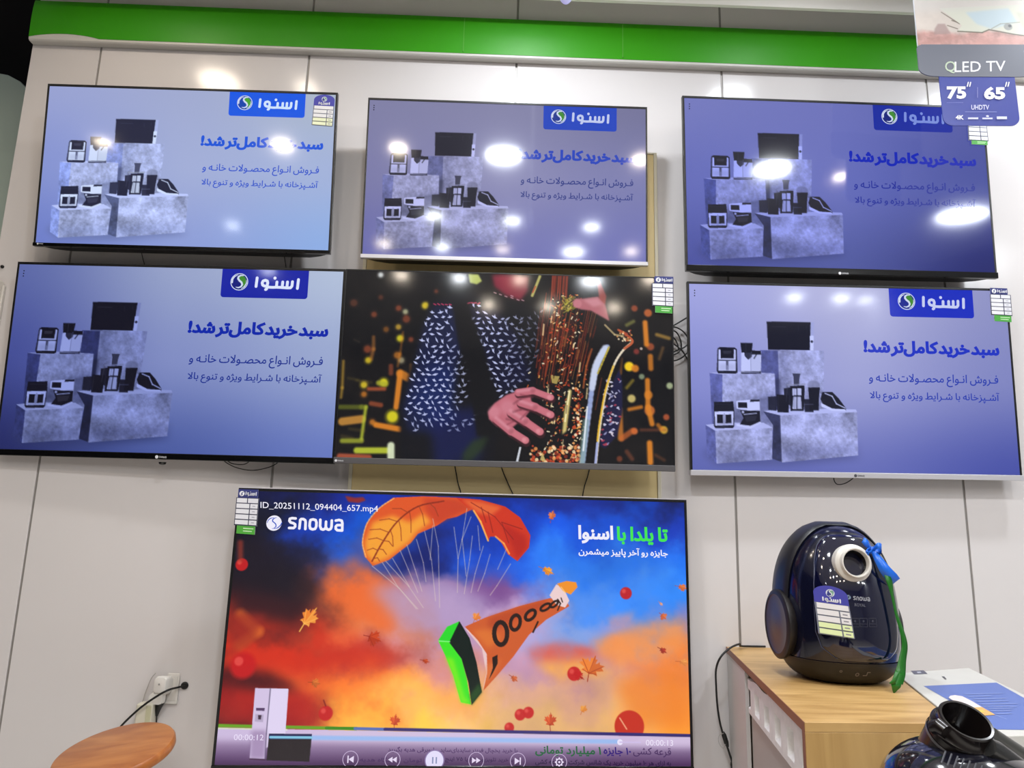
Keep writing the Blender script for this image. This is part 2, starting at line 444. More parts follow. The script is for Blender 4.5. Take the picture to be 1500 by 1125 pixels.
MB().box(-5, 5, -8.1, 1.5, -.05, 0).build('floor', M_floor, kind='structure')
MB().box(-5, 5, -8.1, .06, CEIL, CEIL + .05).build('ceiling', M_ceil, kind='structure')
MB().box(-5, 5, -8.1, -8.0, 0, CEIL).build('wall_front', M_store, kind='structure')
MB().box(-4.1, -4.0, -8, 1.4, 0, CEIL).build('wall_left', M_dark, kind='structure')
MB().box(4.2, 4.3, -8, .06, 0, CEIL).build('wall_right', M_store, kind='structure')
MB().box(-4.0, XL + .3, 1.0, 1.1, 0, 5.2).build('wall_far', M_dark, kind='structure')

MB().box(XL + .01, 4.19, -.15, -.135, 3.381, CEIL - .001).build('trim_8', mat('cornice_white', (236, 233, 226), rough=.6), kind='structure', bevel=.001)
# ceiling lights
for i, (x, y, p, r, c) in enumerate(LAMPS):
    t = thing('ceiling_light', 'small round downlight set in the ceiling over the shop floor', 'ceiling light', (x, y, CEIL), group='ceiling downlights')
    MB().lathe([(r * 1.0, -.004), (r * 1.02, -.012), (r * 1.25, -.010), (r * 1.3, -.001)], cap0=False, cap1=False).build('rim', mat('lamp_rim', (225, 225, 225), rough=.4), t)
    ld = bpy.data.lights.new('downlight', 'AREA'); ld.shape = 'DISK'; ld.size = 2 * r; ld.energy = p * LAMP_GAIN; ld.color = c; ld.spread = math.radians(172 if y > -1 else 180)
    lo = bpy.data.objects.new('downlight', ld); COL.objects.link(lo); lo.parent = t; lo.location = (0, 0, -.006)

# green light box fascia
M_green = mat('green_sheet', (52, 150, 4), rough=.42, spec=.28)
M_lip = mat('fascia_white', (205, 202, 196), rough=.4)
t = thing('fascia', 'long green strip fascia with a white lower lip above the televisions', 'fascia', (0, 0, 3.26))
FX0, FX1 = -1.780, 4.19; FZ = 3.30 - 3.26
prof = [(0, -.090), (-.026, -.090), (-.031, -.086), (-.032, -.078), (-.034, -.03), (-.035, .0), (-.034, .04), (-.031, .072), (-.028, .078), (0, .078)]
mb = MB(); mb.rings([[(x, p[0] - .0006, p[1] + FZ) for p in prof] for x in (FX0, FX1)], smooth=False)
mb.build('casing', M_lip, t, bevel=.0015)
def gy(z): return float(np.interp(z, [-.078, -.03, 0, .04, .072, .078], [-.032, -.034, -.035, -.034, -.031, -.028])) - .0018
mb = MB(); xs = list(np.linspace(FX0 + .001, FX0 + .26, 12)) + [.4, .4015, 1.6, FX1]; vs = []; zs_n = 14
for x in xs:
    u = (x - FX0) / .26
    lo = -.078 + (.016 * math.sin(math.pi * min(1, max(0, u))) ** .8 if u < 1 else 0)
    for k in range(zs_n):
        z = lo + (.0775 - lo) * k / (zs_n - 1); vs.append((x, gy(z), z + FZ))
fs = []
for i in range(len(xs) - 1):
    for k in range(zs_n - 1): fs.append((i * zs_n + k, (i + 1) * zs_n + k, (i + 1) * zs_n + k + 1, i * zs_n + k + 1))
mb.add(vs, fs, True); mb.build('face', M_green, t)
for x in (-.165, .437):
    MB().box(x - .0012, x + .0012, gy(0) - .0008, gy(0) + .004, -.072 + FZ, .070 + FZ).build('sheet_joint', mat('green_edge', (90, 165, 55), rough=.4), t)

# cream board behind the middle sets
M_cream = mat('cream_board', (232, 208, 150), rough=.45, noise=.04, nscale=2)
M_creamedge = mat('cream_edge', (228, 220, 196), rough=.4)
t = thing('backing_board', 'cream board standing behind the middle televisions with pale edge strips', 'board', (0.038, 0, 0))
zt = 2.846
MB().box(-.515, .515, -.014, -.001, 1.05, zt).build('board', M_cream, t, bevel=.001)
for sx in (-1, 1):
    MB().box(sx * .521 - .006, sx * .521 + .006, -.018, -.001, 1.05, zt + .006).build('edge_strip', M_creamedge, t, bevel=.001)
MB().box(-.515, .515, -.018, -.001, zt, zt + .006).build('edge_strip', M_creamedge, t, bevel=.001)
for zz in (1.75,):
    pass

# things at the wall's far end
t = thing('partition_panel', 'dull grey-green panel with rounded top standing beyond the wall end', 'panel', (-2.32, .42, 0))
MB().slab(rrect(-.42, 0, .3, 3.36, .2, (0, 0, 1, 1)), 0, .04).build('board', mat('grey_green', (196, 214, 204), rough=.35), t, bevel=.003)
MB().slab([(.302, 0), (.318, 0), (.318, 3.15), (.302, 3.15)], .004, .036).build('edge_strip', mat('brown_edge', (92, 80, 66), rough=.5), t)
t = thing('cable_duct', 'white plastic cable duct running down beside the lower edge television', 'duct', (-1.756, 0, 0))
MB().box(-.026, .018, -.03, -.001, 0.02, 2.275).build('cover', mat('white_plastic', (222, 218, 212), rough=.35), t, bevel=.004)
MB().box(.0182, .026, -.012, -.001, 0.02, 2.262).build('rail', mat('white_plastic', (222, 218, 212), rough=.35), t, bevel=.002)
mb = MB().lathe([(.0, -.008), (.004, -.007), (.006, -.004), (.006, -.001)], at_y(4, 391, 0), (0, 1, 0), n=20)
tag(mb.build('wall_screw', mat('black_plastic', (18, 17, 17), rough=.4)), 'tiny black screw cap on the white wall above the cable duct', 'screw')

# spot lamp peeping in at the top
SPY = -.95
t = thing('spotlight', 'small blue-white round spotlight hanging at the very top', 'spotlight', at_y(829, -4, SPY))
MB().lathe([(.002, -.016), (.009, -.013), (.014, -.006), (.0155, .003), (.014, .012)], n=28).build('bulb', mat('lamp_glass', (205, 205, 240), rough=.3, emit=(150, 150, 215), estr=.5), t)
MB().lathe([(.016, .009), (.018, .015), (.016, .07), (.005, .075), (.003, CEIL - at_y(829, -4, SPY)[2] - .001)], n=28).build('housing', mat('lamp_rim', (225, 225, 225)), t)

# ================================================================== MARKS AND LETTERING
def wordmark(fl, fn, col, sc, layer=None):
    """five joined rounded letters; fn maps the unit box (x right, y down) to the face"""
    def S(pts, wd): fl.stroke([fn(*p) for p in pts], wd * sc, col, layer if layer is not None else fl.k)
    X = lambda x: (x - 585) / 485; Y = lambda y: (y - 175) / 170; q = lambda L: [(X(a), Y(b)) for a, b in L]
    t = 30 / 485
    S(q([(1051, 205), (1046, 312)]), t)
    S(q([(988, 232), (986, 285), (972, 306), (940, 308), (900, 306), (860, 304), (820, 303), (780, 306), (745, 305), (722, 300), (716, 288)]), t)
    S(q([(935, 236), (933, 300)]), t); S(q([(884, 238), (882, 300)]), t); S(q([(822, 240), (820, 300)]), t)
    S(q([(798, 193), (798, 195)]), t * 1.1)
    S(q([(718, 292), (724, 255), (718, 232), (696, 222), (672, 232), (664, 256), (672, 282), (696, 294), (716, 290), (720, 305), (716, 328), (706, 334)]), t)
    S(q([(606, 195), (601, 300)]), t)
    if layer is None: fl.k += 1
def latin_mark(fl, fn, col, sc, layer=None):
    def S(pts, wd=24 / 525): fl.stroke([fn(*p) for p in pts], wd * sc, col, layer if layer is not None else fl.k)
    q = lambda L: [((a - 600) / 525, (b - 382) / 122) for a, b in L]
    S(q([(672, 398), (640, 396), (618, 402), (614, 420), (626, 434), (652, 440), (668, 450), (668, 470), (654, 482), (612, 482)]))
    S(q([(708, 484), (716, 412)])); S(q([(714, 412), (724, 402), (746, 402), (762, 412), (766, 430), (764, 488)]))
    S(q([(806, 430), (812, 408), (836, 402), (860, 408), (868, 430), (866, 464), (856, 484), (832, 490), (810, 482), (804, 460), (806, 430)]))
    S(q([(904, 404), (902, 460), (912, 484), (930, 490), (948, 482), (956, 466), (958, 420)])); S(q([(957, 466), (966, 484), (984, 490), (1002, 482), (1010, 462), (1012, 408)]))
    S(q([(1050, 408), (1080, 402), (1106, 408), (1112, 430), (1110, 494), (1064, 492), (1050, 480), (1050, 460), (1062, 448), (1108, 446)]))
    if layer is None: fl.k += 1
def globe(fl, cx, cz, r, blue, green, white, layer0=None, rz=None):
    """round mark with a swooping S between a blue and a green half"""
    rz = rz or r
    fl.disc(cx, cz, r, white, rz=rz); fl.disc(cx, cz, r * .91, blue, rz=rz * .91)
    g = [(.05, .78), (.35, .72), (.62, .52), (.76, .2), (.78, -.15), (.6, -.5), (.42, -.62), (.42, -.2), (.2, .05), (-.08, .25), (-.12, .55)]
    fl.poly([(cx + a * r, cz + b * rz) for a, b in g], green)
    s = [(.42, .74), (.1, .74), (-.14, .58), (-.16, .36), (.0, .14), (.24, -.04), (.36, -.3), (.24, -.56), (-.05, -.68), (-.35, -.62)]
    fl.stroke([(cx + a * r, cz + b * rz) for a, b in s], .20 * r, white, taper=[.5, .8, 1, 1.1, 1.1, 1.1, 1, .9, .7, .3])
    a2 = [(-.80, -.1), (-.78, .3), (-.55, .62), (-.2, .8)]
    fl.stroke([(cx + a * r, cz + b * rz) for a, b in a2], .16 * r, white, taper=[1.1, 1.1, .8, .3])
    a3 = [(.80, .2), (.82, -.15), (.62, -.55), (.3, -.78)]
    fl.stroke([(cx + a * r, cz + b * rz) for a, b in a3], .12 * r, white, taper=[.4, .9, 1, .5])

# ================================================================== TELEVISIONS
M_bezel = mat('bezel_black', (16, 16, 18), rough=.3)
M_bezelg = mat('bezel_gloss', (10, 10, 12), rough=.12)
M_chin_grey = mat('chin_graphite', (92, 90, 92), rough=.42, metal=.4)
M_chin_silver = mat('chin_silver', (205, 203, 208), rough=.3, metal=.35)
M_back = mat('housing_black', (20, 20, 21), rough=.55)
M_screen = vc_mat('screen_glass', 1.0, .08, .38)
M_print = vc_mat('printed_card', 0, .45, .4)
M_cable = mat('cable_black', (14, 13, 13), rough=.5)
TVS = {
    'a': ((-1.0932, -.13, 2.6691), (.0950, -.0054, -.0031), 1.0096, .575),
    'b': ((0.0120, -.12, 2.6678), (.0659, -.0070, .0052), 0.9929, .59),
    'c': ((1.1841, -.13, 2.6868), (.0603, -.0176, .0250), 1.1059, .58),
    'd': ((-1.0901, -.08, 1.9960), (.0548, .0021, -.0346), 1.1275, .585),
    'e': ((0.0318, -.13, 1.9939), (.0322, -.0017, -.0145), 1.1086, .59),
    'f': ((1.2130, -.08, 2.0011), (.0553, -.0117, .0053), 1.1279, .59),
    'g': ((-.0848, -.12, 1.1659), (-.0143, -.0025, .0476), 1.4415, .5714)}
def tv_body(key, label, side, top, chin, chin_mat, frame_mat=M_bezel, chin_depth=.004, badge=None, badge_x=0.0, top_mat=None, badge_col=(215, 215, 220)):
    loc, eul, wd, asp = TVS[key]; ht = wd * asp
    t = thing('television', label, 'television', loc, eul, 'televisions on the shop wall')
    W2, H2 = wd / 2, ht / 2; sx0, sx1, sz0, sz1 = -W2 + side, W2 - side, -H2 + chin, H2 - top
    mb = MB(); D = .016
    mb.box(-W2, sx0, 0, D, -H2, H2); mb.box(sx1, W2, 0, D, -H2, H2); mb.box(sx0 - .0005, sx1 + .0005, 0, D, sz1, H2); mb.box(sx0 - .0005, sx1 + .0005, .0002, D, -H2, sz0)
    mb.build('bezel', frame_mat, t, bevel=.0012)
    if top_mat:
        MB().box(-W2 - .0005, W2 + .0005, -.0008, D, H2 - .0005, H2 + .0028).build('top_strip', top_mat, t, bevel=.0008)
    MB().box(-W2 - .0003, W2 + .0003, -chin_depth, .012, -H2 - .001, sz0 - .0006).build('lower_strip', chin_mat, t, bevel=.0015)
    hb = MB(); d2 = {'a': .080, 'b': .078, 'c': .080, 'd': .042, 'e': .062, 'f': .042, 'g': .056}[key]
    prof = [(D - .001, W2 - .004, H2 - .004, -H2 + .003), (D + .006, W2 - .008, H2 - .008, -H2 + .004), (d2 * .62, W2 - .04, H2 - .035, -H2 + .003), (d2, W2 - .09, H2 - .12, -H2 + .005)]
    hb.rings([[(-a, y, b), (a, y, b), (a, y, c), (-a, y, c)] for y, a, b, c in prof], smooth=False)
    hb.build('back_housing', M_back, t, bevel=.004)
    MB().box(-.10, .10, d2 - .006, max(d2, -loc[1] - .024), -.04, .05).build('wall_bracket', mat('bracket_steel', (60, 60, 62), rough=.5, metal=.7), t)
    return t, Plane(loc, eul), (sx0, sx1, sz0, sz1)

def tv_badge(t, pl, px, py, wpx, kind='latin', col=(220, 220, 225), off=.0048):
    fl = Flat(.00003)
    c = pl.local(px, py); u = wpx / 470.0
    fl.disc(c[0] - u * .44, c[1], u * .16, col)
    latin_mark(fl, lambda x, y: np.array([c[0] - u * .22 + x * u * .72, c[1] + u * .10 - y * u * .2]), col, u * .72)
    o = fl.build('badge', M_print, t, remap=lambda V: V + np.array([0, -off, 0]))
    return o

def label_rect(t, pl, q, header=True, off=.0035, green=(70, 160, 60), strip=True, name='price_label', rows=5, hu=(.06, .86)):
    """price card with a dark head, white rows and a green foot; q = four corners in the picture: tl, tr, br, bl"""
    A = [pl.local(*p) for p in q]
    def fn(u, v): return (A[0] * (1 - u) + A[1] * u) * (1 - v) + (A[3] * (1 - u) + A[2] * u) * v
    fl = Flat(.0001)
    navy = (52, 58, 120)
    def R(u0, v0, u1, v1, c): fl.poly([fn(u0, v1), fn(u1, v1), fn(u1, v0), fn(u0, v0)], c)
    if header: R(hu[0], 0, hu[1], .20, navy)
    vt = .19 if header else 0; vb = .80
    R(0, vt, 1, vb + .02, (62, 62, 84))
    n = rows; h = (vb - vt) / n
    for i in range(n):
        v0 = vt + i * h + h * .12; v1 = vt + (i + 1) * h - h * .06; s = .5 if (i == 0 and n == 5) else .62
        R(.035, v0, s - .02, v1, (226, 226, 232)); R(s + .02, v0, .965, v1, (222, 222, 230))
        if not (i == 0 and n == 5): R(s + .12, (v0 + v1) / 2 - .008, .86, (v0 + v1) / 2 + .008, (150, 150, 165))
    if strip:
        R(.14, .82, .93, 1, green); R(.42, .865, .86, .885, (205, 235, 190)); R(.42, .925, .80, .945, (205, 235, 190))
    if header:
        a, b = hu; c = fn(a + (b - a) * .2, .10); r = .13 * (b - a) * np.linalg.norm(A[1] - A[0])
        fl.disc(c[0], c[1], r, (232, 234, 240)); fl.stroke([c + np.array([r * .4, r * .5]), c + np.array([-r * .2, r * .1]), c + np.array([r * .2, -r * .3]), c + np.array([-r * .3, -r * .6])], r * .3, navy)
        wordmark(fl, lambda x, y: fn(a + (b - a) * (.38 + .56 * x), .045 + .11 * y), (235, 236, 242), .56 * (b - a) * np.linalg.norm(A[1] - A[0]) * 1.15)
    o = fl.build(name, M_print, t, remap=lambda V: V + np.array([0, -off - .0006, 0]), label='small price card with white rows%s' % (' and a green foot' if strip else ''))
    out = [fn(0, vt), fn(0, .82), fn(1, .82), fn(1, vt)]
    if strip: out = [fn(0, vt), fn(0, .82), fn(.14, .82), fn(.14, 1), fn(.93, 1), fn(.93, .82), fn(1, .82), fn(1, vt)]
    if header: out += [fn(hu[1], vt), fn(hu[1], 0), fn(hu[0], 0), fn(hu[0], vt)]
    MB().slab(out[::-1], -off - .0005, -off + .0006).build('card', mat('card_white', (200, 200, 205), rough=.5), o)
    return o
def label_arch(t, q, fnlocal, remap, white=(226, 224, 226), name='price_label', foot=(222, 232, 178), base_thick=True):
    """tall card with a rounded blue head, mark, wordmark and rows"""
    A = [np.array(fnlocal(*p)) for p in q]
    def fn(u, v): return (A[0] * (1 - u) + A[1] * u) * (1 - v) + (A[3] * (1 - u) + A[2] * u) * v
    fl = Flat(.0001); W = np.linalg.norm(A[1] - A[0])
    arch = [fn(.5 - .5 * math.cos(a), .17 - .17 * math.sin(a)) for a in np.linspace(0, math.pi, 20)]
    fl.poly([fn(0, .985)] + [fn(.02, 1), fn(.98, 1)] + [fn(1, .985)] + arch[::-1], (120, 124, 140))
    fl.poly([fn(0, .36)] + [fn(1, .36)] + arch[::-1], (66, 66, 160))
    c = fn(.5, .145)
    globe(fl, c[0], c[1], .13 * W, (52, 62, 130), (120, 165, 140), (232, 236, 240))
    wordmark(fl, lambda x, y: fn(.24 + .54 * x, .235 + .10 * y), (238, 238, 244), .54 * W * 1.25)
    rows = [(.365, .47, None, white), (.495, .60, .68, white), (.625, .73, .68, white), (.755, .855, .68, foot), (.88, .98, .68, foot)]
    for v0, v1, s, c in rows:
        def R(u0, u1, cc): fl.poly([fn(u0, v1), fn(u1, v1), fn(u1, v0), fn(u0, v0)], cc)
        if s is None: R(.05, .96, c)
        else:
            R(.04, s - .02, c); R(s + .02, .965, c); fl.poly([fn(s + .08, (v0 + v1) / 2 + .012), fn(.9, (v0 + v1) / 2 + .012), fn(.9, (v0 + v1) / 2 - .012), fn(s + .08, (v0 + v1) / 2 - .012)], (140, 140, 150))
    return fl.build(name, M_print, t, remap=remap, label='price card with a rounded blue head and pale rows')

# ---- the appliance advertisement
AD = {  # 3x3 sky colours, block front, block side, black, badge, heading
    'a': ([[(150, 160, 208), (158, 168, 206), (170, 182, 200)], [(132, 146, 208), (160, 172, 214), (160, 176, 216)], [(110, 126, 200), (140, 156, 214), (140, 172, 226)]], (160, 172, 218), (118, 134, 196), (26, 30, 58), (0, 84, 224), (12, 82, 214), (40, 80, 200)),
    'b': ([[(124, 124, 162), (128, 128, 164), (112, 112, 150)], [(120, 120, 166), (136, 136, 178), (120, 122, 172)], [(100, 102, 168), (114, 116, 178), (108, 112, 180)]], (142, 144, 186), (88, 92, 138), (22, 22, 38), (14, 62, 186), (24, 62, 184), (40, 54, 130)),
    'c': ([[(112, 118, 186), (104, 110, 182), (80, 86, 160)], [(96, 104, 182), (100, 108, 184), (66, 76, 154)], [(70, 78, 156), (74, 84, 156), (30, 36, 104)]], (120, 128, 196), (54, 62, 124), (12, 13, 34), (6, 34, 156), (12, 34, 178), (34, 46, 150)),
    'd': ([[(92, 104, 166), (150, 162, 200), (176, 190, 216)], [(66, 76, 148), (128, 140, 194), (152, 166, 206)], [(34, 40, 96), (74, 90, 158), (102, 120, 190)]], (108, 118, 172), (36, 42, 88), (11, 11, 28), (4, 26, 160), (4, 36, 166), (18, 44, 140)),
    'f': ([[(158, 162, 222), (176, 178, 218), (140, 144, 194)], [(134, 140, 208), (156, 160, 212), (124, 130, 190)], [(92, 100, 174), (100, 108, 182), (66, 76, 162)]], (150, 156, 208), (74, 80, 138), (14, 16, 36), (8, 38, 188), (10, 42, 192), (26, 54, 170))}
P6 = None
def ad_screen(key, t, pl, rect):
    global P6
    sky, front, side, blk, badge, head, sub = AD[key]
    front, side, blk = (np.array(c, float) for c in (front, side, blk))
    x0, x1, z0, z1 = rect; R, Cn = 252, 448
    l6, e6, w6, a6 = TVS['f']; pl6 = Plane(l6, e6); r6 = (-w6 / 2 + .0075, w6 / 2 - .0075, -w6 * a6 / 2 + .018, w6 * a6 / 2 - .0085)
    def uv(cx, cy):
        q = pl6.local(980 + cx / 2.885, 380 + cy / 2.885); return (q[0] - r6[0]) / (r6[1] - r6[0]), (r6[3] - q[1]) / (r6[3] - r6[2])
    def fnc(cx, cy):
        u, v = uv(cx, cy); return u * (Cn - 1), v * (R - 1)
    def L(cx, cy):
        u, v = uv(cx, cy); return np.array([x0 + u * (x1 - x0), z1 - v * (z1 - z0)])
    cv = Canvas(R, Cn, fnc, Cn / 1350.0)
    g = np.array(sky, float); yy = np.linspace(0, 2, R); xx = np.linspace(0, 2, Cn)
    def sm(t): return t
    iy = np.minimum(yy.astype(int), 1); fy = (yy - iy)[:, None, None]; ix = np.minimum(xx.astype(int), 1); fx = (xx - ix)[None, :, None]
    fy = fy * fy * (3 - 2 * fy) * .6 + fy * .4; fx = fx * fx * (3 - 2 * fx) * .6 + fx * .4
    G = lambda a, b: g[a][:, b]
    cv.a = (G(iy, ix) * (1 - fy) * (1 - fx) + G(iy + 1, ix) * fy * (1 - fx) + G(iy, ix + 1) * (1 - fy) * fx + G(iy + 1, ix + 1) * fy * fx)
    N = vnoise(R, Cn, 22, 5, 5, .7); N2 = vnoise(R, Cn, 4, 9, 3, .6)
    k = 1 + (N - .5) * 1.1 + (N2 - .5) * .45
    def tex(c, amp=.72): return np.clip(np.asarray(c, float) * (1 + (k - 1) * amp)[..., None], 0, 255)
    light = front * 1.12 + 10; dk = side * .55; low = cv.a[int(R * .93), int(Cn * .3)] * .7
    # soft ground shade of the plinths
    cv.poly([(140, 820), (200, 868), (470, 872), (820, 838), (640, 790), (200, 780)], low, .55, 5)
    # tall rear plinth
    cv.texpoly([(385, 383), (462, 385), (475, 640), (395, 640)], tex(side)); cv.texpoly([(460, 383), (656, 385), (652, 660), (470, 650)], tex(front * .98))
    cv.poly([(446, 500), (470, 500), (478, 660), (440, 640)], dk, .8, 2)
    # upper left plinth
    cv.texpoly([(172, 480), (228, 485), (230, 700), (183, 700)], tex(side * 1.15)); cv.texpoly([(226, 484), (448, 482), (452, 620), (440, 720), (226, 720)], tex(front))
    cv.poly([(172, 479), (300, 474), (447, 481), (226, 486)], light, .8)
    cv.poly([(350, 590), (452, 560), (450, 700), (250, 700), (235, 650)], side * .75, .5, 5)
    # lower left plinth
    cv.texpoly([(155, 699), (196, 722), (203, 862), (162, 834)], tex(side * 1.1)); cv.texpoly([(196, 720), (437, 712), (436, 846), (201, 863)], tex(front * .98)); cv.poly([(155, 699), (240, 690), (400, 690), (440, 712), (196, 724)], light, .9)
    # large right plinth
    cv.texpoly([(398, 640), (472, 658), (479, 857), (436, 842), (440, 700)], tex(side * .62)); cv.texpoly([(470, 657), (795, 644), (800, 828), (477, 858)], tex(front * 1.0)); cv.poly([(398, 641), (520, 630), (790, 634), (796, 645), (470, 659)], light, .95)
    sil = np.clip(front * 1.22 + 12, 0, 255); mid = front * .8
    # lighter patches where the concrete catches the lamp, darker feet
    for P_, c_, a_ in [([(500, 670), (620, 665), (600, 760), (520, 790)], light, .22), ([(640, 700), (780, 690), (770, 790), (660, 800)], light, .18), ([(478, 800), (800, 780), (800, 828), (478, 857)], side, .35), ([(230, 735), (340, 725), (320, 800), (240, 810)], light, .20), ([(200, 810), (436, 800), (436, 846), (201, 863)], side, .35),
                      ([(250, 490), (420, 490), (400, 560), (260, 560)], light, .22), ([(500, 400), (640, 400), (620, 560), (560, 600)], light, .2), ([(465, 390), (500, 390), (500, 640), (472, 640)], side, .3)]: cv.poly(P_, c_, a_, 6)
    # microwave
    cv.poly([(413, 262), (599, 265), (599, 384), (419, 381)], blk); cv.poly([(599, 265), (613, 266), (611, 386), (598, 384)], np.clip(front * 1.05, 0, 255)); cv.poly([(596, 322), (612, 322), (611, 386), (596, 384)], sil); cv.dot(604, 347, 5, blk)
    cv.line([(437, 284), (495, 285)], 2, blk + 40); cv.line([(548, 283), (548, 300)], 2, blk + 35); cv.line([(580, 282), (580, 292)], 2, blk + 30)
    # air fryer
    cv.poly([(205, 376), (215, 370), (278, 372), (288, 380), (290, 478), (282, 483), (208, 481), (202, 470)], blk); cv.poly([(208, 380), (217, 380), (218, 418), (274, 418), (275, 380), (284, 382), (284, 424), (207, 424)], sil)
    cv.poly([(207, 428), (285, 428), (284, 470), (207, 470)], sil); cv.poly([(240, 428), (253, 428), (252, 468), (241, 468)], mid); cv.line([(246, 430), (246, 445)], 3, blk); cv.poly([(208, 440), (284, 440), (284, 470), (207, 470)], mid, .35, 3); cv.line([(209, 382), (208, 468)], 3, blk, .7); cv.line([(283, 382), (284, 468)], 3, blk, .7); cv.poly([(228, 385), (264, 386), (262, 398), (230, 398)], blk + 25)
    # bean-to-cup machine
    cv.poly([(302, 352), (354, 353), (350, 397), (307, 394)], blk); cv.poly([(306, 394), (346, 394), (346, 480), (305, 480)], sil * .98); cv.poly([(346, 392), (390, 386), (389, 480), (346, 480)], np.clip(sil * .92, 0, 255))
    cv.poly([(350, 384), (388, 386), (390, 402), (350, 402)], blk); cv.line([(325, 353), (325, 394)], 2, blk + 40); cv.poly([(318, 392), (352, 392), (350, 412), (335, 424), (320, 408)], blk, .85); cv.line([(346, 400), (346, 478)], 2, mid); cv.line([(370, 402), (360, 418)], 4, blk)
    cv.poly([(305, 473), (389, 472), (389, 483), (305, 484)], blk, .75); cv.line([(308, 476), (380, 476)], 2, sil)
    # double drawer fryer
    cv.poly([(190, 602), (272, 600), (276, 640), (276, 706), (270, 713), (196, 713), (190, 704)], blk); cv.poly([(193, 643), (273, 641), (272, 700), (196, 702)], sil); cv.poly([(193, 680), (273, 680), (272, 700), (196, 702)], mid, .5, 3); cv.line([(200, 612), (264, 612)], 1.5, blk + 40); cv.line([(192, 641), (274, 640)], 2, blk); cv.poly([(203, 655), (229, 655), (229, 692), (204, 692)], blk); cv.poly([(239, 655), (264, 655), (264, 692), (239, 692)], blk); cv.poly([(232, 650), (236, 650), (236, 696), (232, 696)], mid)
    # espresso machine
    cv.poly([(286, 598), (350, 592), (384, 592), (386, 640), (340, 642), (286, 630)], sil); cv.poly([(292, 604), (330, 604), (332, 628), (293, 627)], blk); cv.poly([(345, 592), (384, 592), (384, 600), (342, 602)], blk)
    cv.poly([(300, 636), (384, 640), (388, 690), (345, 710), (298, 700), (315, 670)], blk); cv.poly([(285, 695), (345, 703), (388, 684), (389, 692), (345, 714), (285, 704)], sil, .95); cv.dot(313, 645, 5, sil * .9); cv.line([(318, 655), (370, 650)], 4, sil * .8); cv.poly([(320, 662), (372, 660), (366, 682), (326, 686)], blk + 22, .9); cv.line([(384, 600), (388, 684)], 2.5, mid); cv.line([(290, 636), (345, 640), (384, 636)], 2, mid)
    # grinder, juicer, blender, jar
    cv.poly([(418, 580), (455, 578), (455, 640), (420, 636)], blk, .85); cv.poly([(455, 570), (508, 574), (506, 648), (458, 645)], blk)
    cv.poly([(485, 545), (515, 540), (515, 620), (488, 600)], blk, .9); cv.poly([(522, 482), (556, 482), (552, 500), (550, 532), (528, 532), (527, 498)], blk * .6 + mid * .4); cv.poly([(512, 535), (572, 532), (574, 548), (570, 640), (514, 640)], blk)
    cv.poly([(522, 545), (560, 545), (560, 575), (522, 575)], sil * .9); cv.poly([(526, 578), (558, 578), (562, 632), (522, 632)], sil * .85); cv.line([(530, 548), (530, 630)], 2, mid); cv.line([(552, 548), (552, 630)], 2, sil); cv.poly([(514, 575), (572, 575), (572, 580), (514, 580)], blk); cv.line([(500, 536), (496, 600)], 2, blk + 50); cv.line([(600, 548), (602, 632)], 2, blk + 45); cv.line([(462, 576), (462, 640)], 2, blk + 35); cv.line([(541, 545), (541, 632)], 3, blk); cv.line([(500, 530), (574, 528)], 4, sil * .7)
    cv.poly([(588, 540), (638, 540), (634, 600), (634, 638), (594, 638), (593, 600)], blk); cv.dot(612, 530, 26, mid * .9, .6, 1, ry=18); cv.poly([(590, 542), (637, 542), (635, 560), (592, 560)], blk)
    cv.poly([(570, 590), (614, 590), (612, 645), (574, 645)], blk, .92); cv.line([(574, 612), (610, 612)], 2, mid); cv.line([(638, 560), (650, 570), (640, 610)], 4, mid * .9)
    # iron
    cv.poly([(648, 560), (690, 560), (716, 585), (748, 628), (748, 640), (700, 636), (652, 612), (640, 590)], blk); cv.poly([(642, 606), (690, 630), (748, 634), (748, 641), (690, 640), (645, 622)], sil); cv.line([(660, 566), (690, 578), (708, 610), (745, 628)], 4, sil * .95)
    fl = Flat(); fl.image(x0, z0, x1, z1, cv.a)
    # badge hanging from the top edge
    A = [L(928, 100), L(1284, 106), L(1287, 249), L(934, 241)]; top = z1
    bx0, bx1 = (A[0][0] + A[3][0]) / 2, (A[1][0] + A[2][0]) / 2; bz = (A[2][1] + A[3][1]) / 2
    fl.rrect(bx0, bz, bx1, top, (bx1 - bx0) * .035, badge, corners=(1, 1, 0, 0)); Wd = bx1 - bx0; Hd = top - bz
    globe(fl, bx0 + Wd * .205, bz + Hd * .555, Hd * .305, tuple(np.array(badge) * .75), (60, 135, 40) if key != 'a' else (70, 160, 40), (205, 215, 238))
    wcol = {'a': (205, 225, 250), 'b': (190, 200, 235), 'c': (120, 140, 215), 'd': (220, 228, 250), 'f': (196, 204, 240)}[key]
    wordmark(fl, lambda x, y: np.array([bx0 + Wd * (.385 + .52 * x), bz + Hd * (.77 - .50 * y)]), wcol, Wd * .52)
    fl.text(shape('سبد خرید کامل\u200cتر شد!'), L(822, 408), L(1397, 423), L(822, 338), head, off=.050, word=.35)
    fl.text(shape('فـروش انـواع محصـولات خانـه و'), L(845, 534), L(1392, 544), L(845, 480), sub, off=.012, word=.8)
    fl.text(shape('آشـپزخانه با شـرایط ویژه و تنوع بالا'), L(848, 602), L(1397, 614), L(848, 552), sub, off=.012, word=.8)
    if key != 'a':
        for j in range(3):
            c = L(108, 131 + 11 * j); fl.disc(c[0], c[1], .0022, blk, layer=fl.k)
    fl.build('screen', M_screen, t, remap=lambda V: V + np.array([0, .0012 - .0002, 0]), label='lit screen with a blue advertisement of kitchen appliances')

